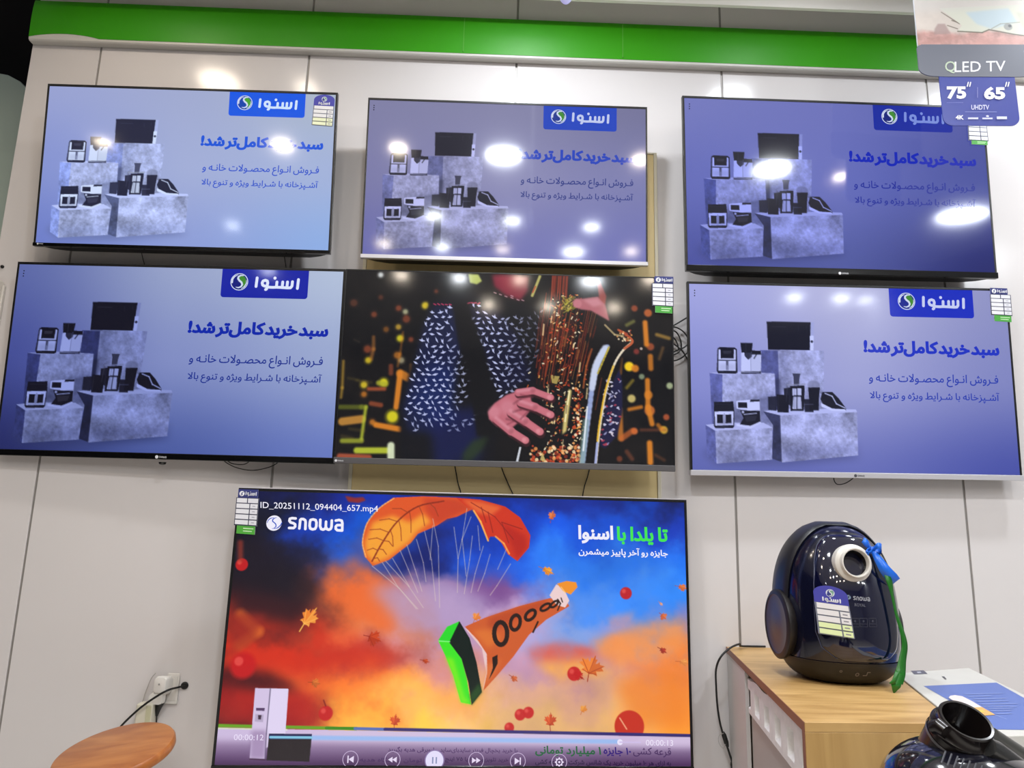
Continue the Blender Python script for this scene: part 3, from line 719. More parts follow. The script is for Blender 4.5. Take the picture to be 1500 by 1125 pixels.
t, pl, rc = tv_body('a', 'smallest advertising television with a rounded blue and cream price card, leftmost of the top row', .0075, .009, .0115, M_bezelg)
ad_screen('a', t, pl, rc); tv_badge(t, pl, 60, 357.5, 9, off=.0045)
label_arch(t, [(461, 138.5), (491, 139.5), (487.5, 186), (456.5, 183.5)], lambda x, y: pl.local(x, y), lambda V: V + np.array([0, -.0015, 0]), foot=(228, 232, 196))
t, pl, rc = tv_body('b', 'television with a thin silver lower strip, directly above the saxophone picture', .006, .0085, .0135, M_chin_silver, chin_depth=.006)
ad_screen('b', t, pl, rc)
t, pl, rc = tv_body('c', 'black framed television with the darkest advertisement, partly behind the hanging sign', .0075, .009, .021, M_bezelg, chin_depth=.005)
ad_screen('c', t, pl, rc); tv_badge(t, pl, 1235, 401, 15, off=.0056)
label_rect(t, pl, [(1416.5, 180), (1444, 181.5), (1447.5, 213.5), (1418, 212)], header=False, rows=4)
t, pl, rc = tv_body('d', 'black framed advertising television just left of the saxophone picture', .0075, .009, .0195, M_bezelg, chin_depth=.003)
ad_screen('d', t, pl, rc); tv_badge(t, pl, 237, 669.5, 16, off=.0038)
MB().lathe([(.012, 0), (.011, .006), (.006, .009)], (pl.local(237, 675)[0], .006, pl.local(237, 675)[1] - .004), (0, 0, -1), n=18).build('sensor', M_bezelg, t)
tf, plf, rcf = tv_body('f', 'television with a broad silver lower strip and a blue advertisement, below the hanging sign', .0075, .0085, .018, M_chin_silver, chin_depth=.006)
ad_screen('f', tf, plf, rcf); tv_badge(tf, plf, 1258, 697, 15, off=.0066, col=(70, 70, 76))
label_rect(tf, plf, [(1448.5, 422), (1478.5, 423), (1482.5, 472.5), (1451, 470.5)], hu=(.02, .86))

# ---- the saxophone picture
te, ple, rce = tv_body('e', 'television showing a saxophone player in a patterned shirt', .004, .0045, .019, M_chin_grey, chin_depth=.003)
def sax_screen():
    x0, x1, z0, z1 = rce; R, Cn = 330, 580
    def fn(cx, cy):
        q = ple.local(480 + cx / 2.83, 370 + cy / 2.83); return (q[0] - x0) / (x1 - x0) * (Cn - 1), (z1 - q[1]) / (z1 - z0) * (R - 1)
    cv = Canvas(R, Cn, fn, Cn / 1400.0); rs = random.Random(4)
    cv.a[:] = (12, 11, 11); N = vnoise(R, Cn, 60, 3, 4); cv.a += (N[..., None] - .5) * np.array([34, 26, 18.])
    cv.a = np.clip(cv.a, 4, 255)
    O = (214, 128, 34); Y = (222, 196, 40); LG = (180, 190, 50); RD = (196, 92, 50)
    # out of focus lights on the left
    for x, y, r, c, a in [(405, 219, 16, Y, 1), (322, 245, 12, (190, 190, 150), .8), (293, 308, 13, (200, 160, 50), .8), (300, 355, 15, (210, 200, 30), 1), (168, 446, 14, (215, 190, 30), .9), (232, 538, 18, (225, 215, 30), 1), (150, 548, 15, Y, .9), (150, 587, 13, O, .7),
                          (268, 680, 26, (225, 215, 30), 1), (108, 208, 18, (150, 80, 50), .4), (294, 230, 14, RD, .5), (192, 256, 14, RD, .45), (326, 275, 18, RD, .45), (165, 400, 18, RD, .5), (305, 446, 14, (200, 190, 150), .6), (345, 360, 12, RD, .5), (242, 318, 14, O, .4), (288, 425, 16, O, .6),
                          (185, 703, 13, O, .8), (450, 160, 10, RD, .4), (220, 185, 12, RD, .3), (220, 92, 12, (230, 235, 235), .9)]:
        cv.dot(x, y, r * 1.15, c, a * .55, 3.5); cv.dot(x, y, r * .8, c, a * .8, 2)
    for P, wd, c, a in [([(300, 500), (284, 640)], 24, O, .95), ([(300, 500), (335, 520)], 34, O, .8), ([(262, 470), (262, 500)], 20, RD, .5), ([(200, 714), (300, 732)], 24, O, .95), ([(60, 700), (140, 690)], 34, (214, 150, 60), .8), ([(50, 640), (140, 640), (158, 640)], 20, (120, 130, 30), .6),
                        ([(158, 640), (140, 770)], 14, LG, .8), ([(60, 780), (140, 780)], 20, LG, .7), ([(120, 820), (250, 820)], 26, LG, .95), ([(262, 800), (262, 850)], 30, (215, 225, 190), .95), ([(50, 845), (170, 850)], 26, (190, 90, 60), .8), ([(65, 450), (60, 560), (55, 600)], 12, (190, 150, 50), .6),
                        ([(170, 565), (235, 565)], 16, RD, .7), ([(180, 625), (220, 632)], 20, RD, .6), ([(190, 350), (190, 400), (180, 440)], 16, (190, 120, 50), .5), ([(210, 540), (240, 545)], 20, (170, 170, 40), .8), ([(340, 805), (380, 820)], 20, (190, 120, 80), .7), ([(420, 855), (470, 857)], 12, (180, 200, 130), .8), ([(312, 330), (300, 420), (290, 470)], 10, O, .4), ([(345, 465), (345, 500)], 12, O, .4), ([(130, 370), (110, 360)], 8, (90, 80, 60), .4)]:
        cv.line(P, wd, c, a, 2.2)
    for x, y, ln, wd in [(86, 520, 40, 8), (120, 530, 60, 8), (90, 730, 60, 10), (60, 760, 40, 10)]: cv.line([(x, y), (x + ln, y + 8)], wd, (150, 130, 50), .3, 3)
    # lights on the right
    for x, y, r, c, a in [(1272, 231, 14, RD, .7), (1328, 250, 17, (214, 110, 50), .8), (1250, 472, 20, (240, 200, 30), 1), (1275, 480, 16, O, .9), (1302, 514, 12, (170, 190, 150), .7), (1260, 605, 17, (220, 200, 120), .85), (1418, 552, 14, (190, 205, 160), .8), (1272, 740, 14, (214, 110, 50), .9), (1394, 735, 16, (214, 170, 50), .95),
                          (1404, 682, 13, RD, .8), (1338, 390, 16, RD, .7), (1330, 590, 18, O, .8), (1335, 655, 22, (220, 120, 50), .8), (1280, 410, 12, (190, 70, 60), .6), (1110, 820, 14, O, .4), (1210, 855, 12, RD, .5)]:
        cv.dot(x, y, r, c, a, 2)
    for P, wd, c, a in [([(1316, 290), (1322, 380)], 22, O, .95), ([(1338, 430), (1340, 480)], 22, O, .8), ([(1326, 530), (1328, 640), (1345, 710)], 22, O, .9), ([(1335, 790), (1338, 870)], 24, O, .95), ([(1365, 340), (1415, 355)], 16, (180, 140, 60), .7), ([(1240, 300), (1268, 285)], 16, (150, 150, 70), .6), ([(1250, 650), (1300, 640)], 16, O, .8),
                        ([(1240, 560), (1265, 530)], 14, (150, 130, 40), .7), ([(1390, 395), (1375, 440)], 14, (140, 100, 50), .5), ([(1210, 650), (1215, 770)], 24, (200, 120, 40), .8), ([(1220, 770), (1262, 740)], 24, (200, 100, 40), .7), ([(1212, 500), (1216, 440)], 14, O, .7), ([(1300, 735), (1400, 735)], 14, (150, 80, 50), .5), ([(1370, 715), (1384, 730)], 18, O, .7), ([(1240, 825), (1262, 855)], 18, (150, 80, 50), .5), ([(1360, 840), (1395, 860)], 14, (120, 70, 40), .5)]:
        cv.line(P, wd, c, a, 2.2)
    # the player: dark trunk, blue patterned sleeves
    cv.poly([(430, 190), (560, 170), (780, 200), (900, 230), (880, 420), (860, 560), (700, 640), (690, 880), (300, 880), (300, 640), (360, 430), (400, 280)], (9, 10, 16), .97, 3)
    cv.poly([(560, 300), (660, 420), (690, 560), (560, 600), (520, 480), (500, 300)], (10, 10, 13), 1, 3)
    cv.poly([(440, 215), (520, 220), (560, 380), (520, 560), (480, 760), (330, 740), (310, 640), (360, 480), (390, 330)], (14, 24, 66), .85, 6)
    cv.poly([(580, 220), (700, 240), (780, 330), (850, 520), (720, 590), (660, 480), (620, 330)], (13, 16, 48), .85, 6)
    cv.poly([(420, 660), (620, 640), (640, 860), (440, 860)], (14, 22, 74), .85, 8)
    cv.poly([(430, 450), (520, 480), (530, 690), (400, 700), (340, 620)], (20, 42, 110), .55, 10)
    W = (196, 202, 240)
    def inside(x, y, P):
        r = False
        for i in range(len(P)):
            a, b = P[i], P[(i + 1) % len(P)]
            if (a[1] > y) != (b[1] > y) and x < (b[0] - a[0]) * (y - a[1]) / (b[1] - a[1]) + a[0]: r = not r
        return r
    A1 = [(440, 225), (520, 225), (515, 330), (545, 400), (600, 500), (590, 600), (520, 690), (560, 700), (650, 640), (650, 670), (540, 760), (480, 740), (330, 735), (312, 630), (355, 500), (390, 330)]
    A2 = [(585, 215), (640, 215), (700, 260), (770, 270), (890, 240), (880, 380), (840, 520), (760, 590), (700, 605), (665, 500), (650, 400), (600, 300)]
    y = 222.0; row = 0
    while y < 765:
        x = 300 + (row % 2) * 17
        while x < 900:
            jx, jy = x + rs.uniform(-6, 6), y + rs.uniform(-5, 5)
            for P, cc in ((A1, W), (A2, W)):
                if inside(jx, jy, P):
                    dim = .35 + .65 * min(1, max(.12, 1 - max(0, jx - 700) / 150)) if P is A2 else 1 - .35 * max(0, (jy - 640) / 120)
                    if 500 < jx < 660 and jy > 280 and P is A1: dim *= .75
                    a = rs.choice([-.6, -.25, .2, .5, 1.1]); l = rs.uniform(10, 15); ca, sa = math.cos(a), math.sin(a)
                    cv.poly([(jx - l * ca, jy - l * sa), (jx + 2 * sa, jy - 4 * ca), (jx + l * ca, jy + l * sa), (jx - 4 * sa, jy + 6 * ca)], cc, .95 * dim)
                    if rs.random() < .6: cv.poly([(jx - 3, jy - 2), (jx + l * .5 * sa - 2, jy - l * .9), (jx + 4, jy + 2)], cc, .85 * dim)
            x += 30
        y += 23.5; row += 1
    for x in range(440, 520, 16): cv.line([(x, 214 + rs.uniform(-4, 4)), (x + 8, 216)], 5, (190, 50, 90), .9)
    for x in range(580, 626, 14): cv.line([(x, 212 + rs.uniform(-6, 6)), (x + 8, 208)], 6, (180, 60, 90), .9)
    cv.poly([(520, 200), (575, 200), (640, 380), (690, 560), (700, 760), (620, 760), (590, 560), (540, 360)], (9, 9, 11), .93, 2)
    cv.poly([(560, 830), (600, 780), (670, 760), (640, 820), (600, 860), (560, 862)], (40, 58, 26), .8, 4)
    # chin and the right shoulder's light
    cv.poly([(680, 92), (835, 96), (830, 160), (800, 198), (740, 180), (690, 140)], (134, 32, 56), .95, 3); cv.poly([(700, 92), (800, 95), (790, 150), (740, 150)], (160, 50, 66), .6, 5)
    for x, yy in [(690, 165), (712, 172), (735, 180), (760, 186), (785, 194), (805, 196), (760, 178)]: cv.line([(x, yy), (x + 8, yy + 3)], 5, (190, 150, 160), .8)
    cv.poly([(583, 88), (625, 90), (640, 118), (618, 132), (590, 125)], (196, 206, 110), .95, 1); cv.line([(880, 98), (848, 178)], 12, (200, 195, 110), .9, 1.2); cv.line([(862, 140), (850, 165)], 5, (190, 60, 40), .9)
    # saxophone body: fine red and gold streaks
    for i in range(150):
        x = rs.uniform(860, 1090); yb = rs.uniform(330, 560); ln = rs.uniform(50, 190); sl = -.16 + .05 * rs.random() + (x - 860) / 230 * -.12
        if 1000 < x and yb > 420 and rs.random() < .3: continue
        cv.line([(x, yb), (x - sl * ln, yb - ln)], rs.uniform(2, 5), rs.choice([(90, 28, 16), (120, 40, 20), (60, 18, 12), (150, 60, 30), (140, 84, 40)]), .75, .5)
    for i in range(40):
        x = rs.uniform(925, 990); cv.line([(x, rs.uniform(150, 205)), (x + 6, 95)], 4, rs.choice([(120, 40, 24), (80, 24, 16), (150, 60, 36)]), .8)
    for i in range(420):
        x = rs.gauss(965, 62); yy = rs.uniform(170, 860)
        if yy > 560: x = rs.choice([rs.uniform(1020, 1085), rs.uniform(880, 1060), rs.uniform(900, 1000)])
        if not 780 < x < 1090: continue
        if yy < 430 and abs(x - (1000 - (yy - 170) * .12)) > 70: continue
        c = rs.choice([(210, 96, 40), (230, 160, 80), (246, 214, 150), (150, 50, 26), (190, 60, 30), (255, 240, 205), (120, 40, 20)])
        a = rs.uniform(-1.4, .5); l = rs.uniform(2, 9)
        cv.line([(x, yy), (x + l * math.cos(a), yy + l * math.sin(a) * 1.3)], rs.uniform(3, 6), c, .9, .5)
    for i in range(110):
        x = rs.uniform(840, 1050); yy = rs.uniform(800, 875); cv.dot(x, yy, rs.uniform(3, 8), rs.choice([(200, 70, 36), (235, 150, 80), (120, 36, 20), (250, 220, 170)]), .85, .6)
    for i in range(60):
        yy = rs.uniform(560, 860); x = 1030 + (yy - 560) * .02 + rs.gauss(0, 9); cv.dot(x, yy, rs.uniform(3, 7), rs.choice([(190, 70, 34), (236, 160, 90), (110, 34, 20), (250, 225, 190)]), .9, .5)
    for i in range(40): cv.line([(rs.uniform(965, 1030), rs.uniform(180, 240)), (rs.uniform(975, 1040), rs.uniform(180, 250))], 4, rs.choice([(190, 180, 60), (120, 110, 30), (220, 200, 120), (60, 50, 20)]), .7)
    cv.poly([(1000, 565), (1012, 570), (1000, 660), (990, 740), (972, 755), (980, 660)], (214, 196, 120), .95, 1); cv.line([(1002, 575), (984, 700)], 5, (250, 240, 190), .9); cv.poly([(925, 510), (962, 512), (950, 545), (930, 540)], (170, 150, 80), .95)
    cv.poly([(795, 805), (803, 806), (790, 868), (780, 868)], (220, 225, 235), .9); cv.poly([(880, 860), (890, 830), (905, 865)], (200, 180, 110), .9)
    for i in range(46):
        x = rs.uniform(880, 1080); yy = rs.uniform(240, 780); cv.line([(x, yy), (x - 4, yy + rs.uniform(14, 46))], rs.uniform(3, 7), rs.choice([(8, 6, 6), (14, 9, 8), (250, 226, 170), (40, 16, 10)]), .7, .8)
    # bell
    cv.poly([(1080, 350), (1230, 380), (1215, 480), (1150, 640), (1110, 876), (1060, 876), (1075, 640), (1090, 480)], (12, 9, 8), .96, 2)
    cv.poly([(1210, 480), (1222, 540), (1222, 660), (1200, 760), (1150, 812), (1128, 800), (1150, 650), (1180, 540)], (24, 24, 62), .95, 1)
    for i in range(70):
        yy = rs.uniform(520, 800); x = rs.uniform(1150 - (yy - 520) * .08, 1214 - max(0, yy - 680) * .4); a = rs.uniform(-.8, .8)
        cv.poly([(x - 8 * math.cos(a), yy - 8 * math.sin(a)), (x, yy - 5), (x + 8 * math.cos(a), yy + 8 * math.sin(a)), (x, yy + 5)], rs.choice([(200, 200, 226), (226, 214, 226), (170, 60, 80), (150, 150, 190)]), .85)
    cv.line(smooth_path([(1160, 390), (1125, 450), (1100, 540), (1084, 660), (1068, 780), (1056, 876)], 5), 20, (150, 165, 210), .95, 1.5)
    cv.line(smooth_path([(1150, 395), (1112, 470), (1096, 560)], 5), 26, (196, 206, 232), .95, 2); cv.line(smooth_path([(1166, 392), (1150, 430), (1120, 500)], 4), 8, (190, 170, 60), .8); cv.line([(1070, 700), (1052, 876)], 26, (130, 160, 150), .6, 2); cv.line([(1076, 640), (1060, 820)], 7, (240, 244, 250), .8)
    cv.line(smooth_path([(1262, 372), (1225, 405), (1190, 460), (1160, 550), (1138, 660), (1122, 780), (1112, 876)], 5), 9, (226, 214, 190), .98, .8); cv.line(smooth_path([(1185, 470), (1152, 570), (1128, 700), (1118, 780)], 5), 7, (226, 180, 50), .95, .8); cv.line([(1118, 790), (1110, 876)], 10, (160, 170, 220), .9)
    cv.line(smooth_path([(1205, 320), (1235, 338), (1262, 362), (1258, 378), (1230, 398)], 5), 9, (190, 90, 50), .9, .8)
    for i in range(26): cv.dot(rs.uniform(1200, 1262), 322 + rs.uniform(0, 44), 4, rs.choice([(230, 160, 90), (250, 230, 190), (160, 60, 40)]), .9)
    cv.line([(1150, 300), (1190, 340), (1225, 346)], 8, (190, 170, 120), .8); cv.line([(1095, 400), (1072, 470), (1060, 560)], 8, (180, 90, 40), .7, 1); cv.line([(1136, 520), (1110, 650)], 5, (110, 50, 26), .7, 1); cv.dot(1300, 398, 6, (220, 200, 190), .8)
    # hands
    sk = (190, 104, 118); sd = (124, 52, 66); hl = (214, 142, 156)
    cv.poly([(664, 660), (690, 625), (740, 590), (800, 570), (838, 580), (850, 640), (820, 680), (760, 730), (700, 720), (668, 690)], sk, 1, 1)
    for P, wd in [([(790, 580), (850, 572), (925, 600)], 34), ([(800, 620), (860, 640), (925, 672)], 38), ([(760, 660), (820, 700), (880, 742)], 40), ([(700, 690), (760, 740), (820, 778)], 38)]:
        cv.line([(x + 3, y + 8) for x, y in P], wd, (60, 24, 30), .85, 1); cv.line(P[:2], wd * .92, sk, 1, 1); cv.line(P[1:], wd * .78, sk, 1, 1); cv.line([P[-1], P[-1]], wd * .7, (206, 118, 128), .8, 1); cv.line([(x - 2, y - 5) for x, y in P[:2]], wd * .36, hl, .7, 2); cv.line(P[1:], wd * .5, (206, 120, 130), .5, 2); cv.dot(P[1][0], P[1][1], 10, sd, .35, 2)
    for P in [[(838, 596), (800, 606), (772, 626)], [(850, 655), (800, 650), (770, 660)], [(812, 716), (770, 696), (742, 690)]]: cv.line(P, 7, (96, 40, 52), .55, 2.2)
    for x, y in [(918, 600), (916, 670), (872, 740), (814, 776)]: cv.dot(x, y, 9, (222, 150, 160), .6, 1.5)
    cv.dot(690, 660, 24, hl, .55, 4); cv.dot(745, 640, 30, hl, .45, 5)
    cv.line([(832, 656), (800, 690)], 6, sd, .6, 1.5); cv.line([(770, 700), (745, 712)], 6, sd, .5, 1.5); cv.line([(800, 588), (850, 600)], 5, sd, .6, 1.5)
    cv.poly([(1060, 190), (1120, 182), (1148, 200), (1168, 284), (1140, 268), (1090, 240), (1050, 236), (1018, 222), (1016, 200), (1030, 190)], (176, 100, 110), 1, 1); cv.poly([(1115, 112), (1130, 118), (1156, 180), (1150, 215), (1125, 190)], (150, 60, 54), .95, 1); cv.poly([(1060, 196), (1120, 190), (1140, 215), (1100, 225)], (206, 140, 150), .7, 2); cv.dot(1036, 212, 18, (196, 120, 130), .8, 1.5)
    fl = Flat(); fl.image(x0, z0, x1, z1, cv.a)
    fl.build('screen', M_screen, te, remap=lambda V: V + np.array([0, .001, 0]), label='lit screen showing a saxophone and hands against dark lights')
sax_screen()
tv_badge(te, ple, 497.5, 674.8, 12, off=.0038)
label_rect(te, ple, [(954.5, 405), (986, 406), (986.5, 460), (955, 458)], hu=(.12, 1.0))

# ---- the autumn film on the large lower set
tg, plg, rcg = tv_body('g', 'largest television with the autumn leaf parachute film, lowest on the wall', .0085, .009, .016, M_bezelg, top_mat=M_chin_silver)
def autumn_screen():
    x0, x1, z0, z1 = rcg; R, Cn = 440, 780
    def fn(px, py):
        q = plg.local(px, py); return (q[0] - x0) / (x1 - x0) * (Cn - 1), (z1 - q[1]) / (z1 - z0) * (R - 1)
    L = lambda px, py: plg.local(px, py)
    cv = Canvas(R, Cn, fn, Cn / 680.0); rs = random.Random(8)
    yy, xx = np.mgrid[0:R, 0:Cn]; u = xx / (Cn - 1); v = yy / (R - 1)
    N = vnoise(R, Cn, 110, 11, 6, .55); N2 = vnoise(R, Cn, 60, 12, 5, .55); N3 = vnoise(R, Cn, 200, 15, 4, .5)
    us = [0, .15, .3, .45, .6, .75, 1]; vs_ = [0, .12, .25, .38, .5, .62, .75, .88, 1]
    G = np.array([
        [(14, 18, 60), (14, 30, 120), (10, 50, 190), (14, 40, 130), (14, 40, 140), (16, 44, 150), (12, 26, 90)],
        [(16, 18, 40), (18, 60, 180), (10, 90, 220), (10, 50, 160), (10, 60, 190), (16, 84, 220), (20, 60, 190)],
        [(20, 14, 18), (24, 26, 60), (60, 80, 160), (16, 30, 110), (30, 90, 220), (40, 120, 235), (34, 110, 230)],
        [(26, 12, 16), (30, 26, 44), (220, 96, 46), (150, 120, 170), (130, 90, 150), (80, 140, 235), (50, 130, 235)],
        [(90, 26, 22), (60, 26, 30), (224, 120, 70), (190, 150, 190), (190, 160, 200), (130, 160, 225), (120, 130, 200)],
        [(180, 44, 26), (190, 46, 26), (150, 60, 60), (216, 140, 130), (210, 160, 190), (200, 140, 160), (236, 130, 60)],
        [(90, 22, 20), (226, 96, 40), (236, 120, 44), (250, 170, 80), (240, 180, 150), (238, 176, 140), (238, 140, 60)],
        [(50, 12, 18), (140, 26, 24), (246, 168, 60), (252, 196, 70), (246, 190, 130), (248, 190, 120), (246, 150, 50)],
        [(160, 24, 24), (206, 40, 28), (246, 170, 70), (248, 196, 110), (248, 200, 130), (250, 196, 90), (240, 130, 40)]], float)
    uu = np.clip(u + (N - .5) * .26, 0, .9999); vv = np.clip(v + (N2 - .5) * .24, 0, .9999)
    iu = np.clip(np.searchsorted(us, uu, 'right') - 1, 0, len(us) - 2); iv = np.clip(np.searchsorted(vs_, vv, 'right') - 1, 0, len(vs_) - 2)
    us_a = np.array(us); vs_a = np.array(vs_); fu = (uu - us_a[iu]) / (us_a[iu + 1] - us_a[iu]); fv = (vv - vs_a[iv]) / (vs_a[iv + 1] - vs_a[iv])
    fu = (fu * fu * (3 - 2 * fu))[..., None]; fv = (fv * fv * (3 - 2 * fv))[..., None]
    cv.a = G[iv, iu] * (1 - fu) * (1 - fv) + G[iv, iu + 1] * fu * (1 - fv) + G[iv + 1, iu] * (1 - fu) * fv + G[iv + 1, iu + 1] * fu * fv
    cv.a *= (1 + (N3 - .5) * .35 + (N - .5) * .25)[..., None]; cv.a = np.clip(cv.a, 0, 255)
    # cloud bands
    def cloud(P, c, al, soft):
        m, sl = cv.mask_poly(P, soft); m = m * np.clip(.35 + 1.3 * N2[sl], 0, 1); cv.put(m, sl, c, al)
    cloud([(338, 860), (430, 880), (520, 930), (600, 960), (560, 985), (420, 990), (330, 985)], (214, 50, 26), .8, 14)
    cloud([(480, 830), (520, 815), (560, 850), (590, 900), (570, 930), (510, 900), (470, 860)], (240, 110, 50), .85, 8)
    cloud([(330, 780), (400, 790), (470, 860), (440, 920), (340, 900)], (26, 18, 28), .8, 12)
    cloud([(325, 985), (400, 995), (460, 1020), (470, 1062), (320, 1062)], (176, 24, 22), .8, 10)
    cloud([(325, 975), (395, 985), (440, 1010), (400, 1015), (322, 1005)], (56, 14, 20), .8, 8)
    cloud([(770, 950), (830, 940), (880, 955), (840, 975), (780, 970)], (222, 90, 70), .8, 6); cloud([(780, 970), (850, 965), (900, 985), (820, 1000)], (255, 176, 70), .8, 8)
    cloud([(870, 940), (930, 915), (1005, 905), (1005, 950), (940, 975), (880, 965)], (244, 150, 80), .85, 9); cloud([(890, 905), (930, 895), (925, 915), (895, 920)], (226, 150, 140), .7, 5)
    cloud([(900, 1000), (1005, 960), (1008, 1066), (930, 1066)], (240, 128, 40), .7, 12); cloud([(540, 860), (620, 850), (720, 860), (700, 920), (600, 930)], (180, 156, 200), .75, 12); cloud([(690, 830), (750, 840), (740, 880), (690, 870)], (120, 70, 140), .7, 10)
    # leaf canopy
    def veinleaf(P, tip, c0, c1, soft=0): cv.poly(P, c0, 1, soft)
    La = [(554, 745), (576, 729), (620, 727), (668, 729), (700, 742), (669, 757), (655, 760), (640, 770), (612, 782), (602, 795), (588, 806), (570, 820), (546, 829), (534, 815), (530, 795), (536, 768)]
    cv.poly(La, (222, 86, 34)); cv.poly([(546, 765), (575, 755), (600, 765), (620, 752), (632, 764), (610, 780), (600, 794), (586, 804), (568, 818), (548, 826), (536, 812), (534, 795)], (246, 168, 52), .9, 4); cv.poly([(620, 729), (668, 731), (698, 742), (665, 756), (640, 768), (625, 750)], (196, 60, 34), .8, 4)
    cv.line(smooth_path([(545, 822), (560, 795), (582, 764), (612, 742), (650, 734)], 5), 2.2, (140, 44, 22), .95)
    for a, b in [((562, 792), (540, 790)), ((562, 792), (575, 800)), ((570, 780), (542, 776)), ((572, 777), (576, 800)), ((582, 764), (556, 762)), ((584, 762), (588, 792)), ((598, 751), (575, 745)), ((600, 750), (602, 780)), ((614, 742), (622, 770)), ((630, 738), (642, 756)), ((553, 806), (538, 806)), ((554, 804), (566, 812)), ((548, 818), (556, 822))]:
        cv.line([a, ((a[0] + b[0]) / 2 + 1, (a[1] + b[1]) / 2 - 3), b], 1.3, (150, 56, 24), .8)
    cv.line(smooth_path([(577, 730), (556, 744), (538, 766), (531, 794), (536, 816)], 5), 1.8, (250, 190, 110), .7)
    Lb = [(668, 729), (704, 732), (740, 742), (762, 758), (777, 784), (775, 802), (758, 822), (744, 812), (735, 796), (726, 786), (718, 786), (715, 793), (706, 772), (694, 748), (682, 741)]
    cv.poly(Lb, (206, 52, 26)); cv.poly([(676, 731), (705, 735), (735, 743), (720, 755), (700, 752), (690, 744)], (232, 112, 56), .8, 3); cv.line([(694, 748), (704, 764), (715, 792)], 2.6, (250, 180, 80), .9); cv.line([(726, 786), (738, 796), (746, 811)], 2.6, (250, 170, 80), .8); cv.poly([(735, 765), (770, 785), (772, 802), (758, 820), (750, 800)], (170, 26, 22), .6, 4)
    for P in [[(690, 736), (725, 757), (752, 790)], [(715, 750), (722, 780)], [(735, 765), (765, 775)], [(735, 765), (745, 795)], [(705, 743), (712, 765)]]: cv.line(P, 1.2, (130, 26, 20), .8)
    # cords
    cc = (214, 196, 190)
    for P in [[(545, 829), (585, 862), (610, 892)], [(560, 824), (583, 860), (612, 892)], [(565, 822), (598, 858), (620, 890)], [(575, 818), (600, 860)], [(586, 806), (598, 834), (612, 868)], [(596, 798), (608, 834), (618, 866)], [(610, 790), (620, 824), (624, 852)], [(622, 778), (632, 820), (638, 880)], [(634, 760), (642, 800), (644, 890)], [(634, 770), (630, 820)],
              [(665, 772), (671, 818), (670, 868)], [(684, 745), (677, 790), (671, 818)], [(690, 757), (677, 790), (683, 844)], [(692, 785), (688, 820), (680, 870)], [(700, 770), (703, 806)], [(708, 800), (696, 840), (690, 868)], [(718, 812), (710, 840), (700, 866)], [(742, 804), (729, 834)], [(748, 826), (728, 858), (718, 872)]]:
        cv.line(P, 1.1, cc, .62, .5)
    # autumn leaves, pomegranates
    def maple(x, y, r, rot_, c1, c2, al=1):
        half = [(0, 1.0), (.10, .70), (.24, .76), (.20, .42), (.34, .50), (.44, .66), (.52, .48), (.88, .50), (.70, .32), (.92, .16), (.56, .02), (.42, -.02), (.62, -.30), (.30, -.26), (.06, -.34)]
        out_ = half + [(-a, b) for a, b in half[::-1]]; sk_ = .45 + rs.random() * .5; ca, sa = math.cos(rot_ + math.pi / 2), math.sin(rot_ + math.pi / 2)
        T = lambda a, b: (x + r * (a * sk_ * ca - b * -sa * 1.0), y + r * (a * sk_ * sa + b * -ca * 1.0))
        cv.poly([T(a, b) for a, b in out_], c1, al)
        cv.poly([T(a, b) for a, b in half], c2, al * .35)
        for a, b in ((0, .9), (.75, .42), (-.75, .42), (.5, -.2), (-.5, -.2)): cv.line([T(0, -.3), T(a, b)], max(.6, r * .05), c2, al * .7, .4)
        cv.line([T(0, -.3), T(.12, -.85)], max(.8, r * .06), c2, al, .4)
    for x, y, r, ro, c1, c2 in [(450, 908, 24, -.9, (236, 130, 44), (250, 190, 90)), (545, 934, 15, .4, (206, 70, 30), (140, 30, 20)), (622, 968, 8, .3, (210, 84, 40), (140, 40, 20)), (460, 1000, 10, .2, (224, 120, 50), (150, 60, 20)), (800, 835, 14, .5, (250, 170, 50), (190, 90, 20)), (808, 757, 11, -1.3, (232, 130, 70), (170, 60, 30)),
                                (865, 980, 22, -1.2, (238, 130, 50), (160, 50, 24)), (845, 988, 14, .6, (196, 50, 30), (120, 20, 20)), (697, 905, 10, -1, (244, 150, 70), (200, 90, 40)), (578, 1058, 13, -1.4, (226, 90, 40), (160, 40, 24)), (806, 1058, 15, -1.5, (226, 92, 42), (150, 40, 24)), (854, 1040, 9, -1, (240, 160, 60), (190, 90, 30)),
                                (998, 860, 11, .3, (232, 130, 70), (170, 70, 40)), (971, 902, 8, .8, (226, 120, 70), (170, 60, 40)), (1000, 970, 12, .2, (240, 160, 80), (190, 90, 40)), (970, 952, 9, .6, (190, 60, 40), (110, 26, 20)), (968, 884, 5, .8, (240, 180, 150), (200, 120, 90)), (752, 993, 9, .7, (220, 110, 60), (150, 60, 30)), (822, 1086, 1, 0, (0, 0, 0), (0, 0, 0))]:
        if r > 1: maple(x, y, r, ro, c1, c2)
    cv.poly([(505, 726), (520, 729), (532, 728), (536, 733), (525, 737), (510, 735)], (150, 40, 34), .9, 1)
    for x, y, r in [(477, 1045, 10), (354, 827, 9), (917, 869, 9), (841, 987, 10), (762, 1047, 8), (774, 1044, 8), (746, 1066, 7), (356, 975, 18)]:
        cv.dot(x, y, r, (196, 26, 28), .95, 1 if r < 15 else 4); cv.dot(x - r * .35, y - r * .35, r * .35, (232, 90, 80), .7, 1.5)
    cv.line([(352, 820), (352, 795)], 8, (170, 60, 40), .6, 3); cv.line([(352, 900), (378, 925), (350, 945)], 14, (226, 110, 40), .6, 5); cv.poly([(340, 900), (390, 900), (370, 940), (338, 960)], (150, 40, 30), .6, 5)
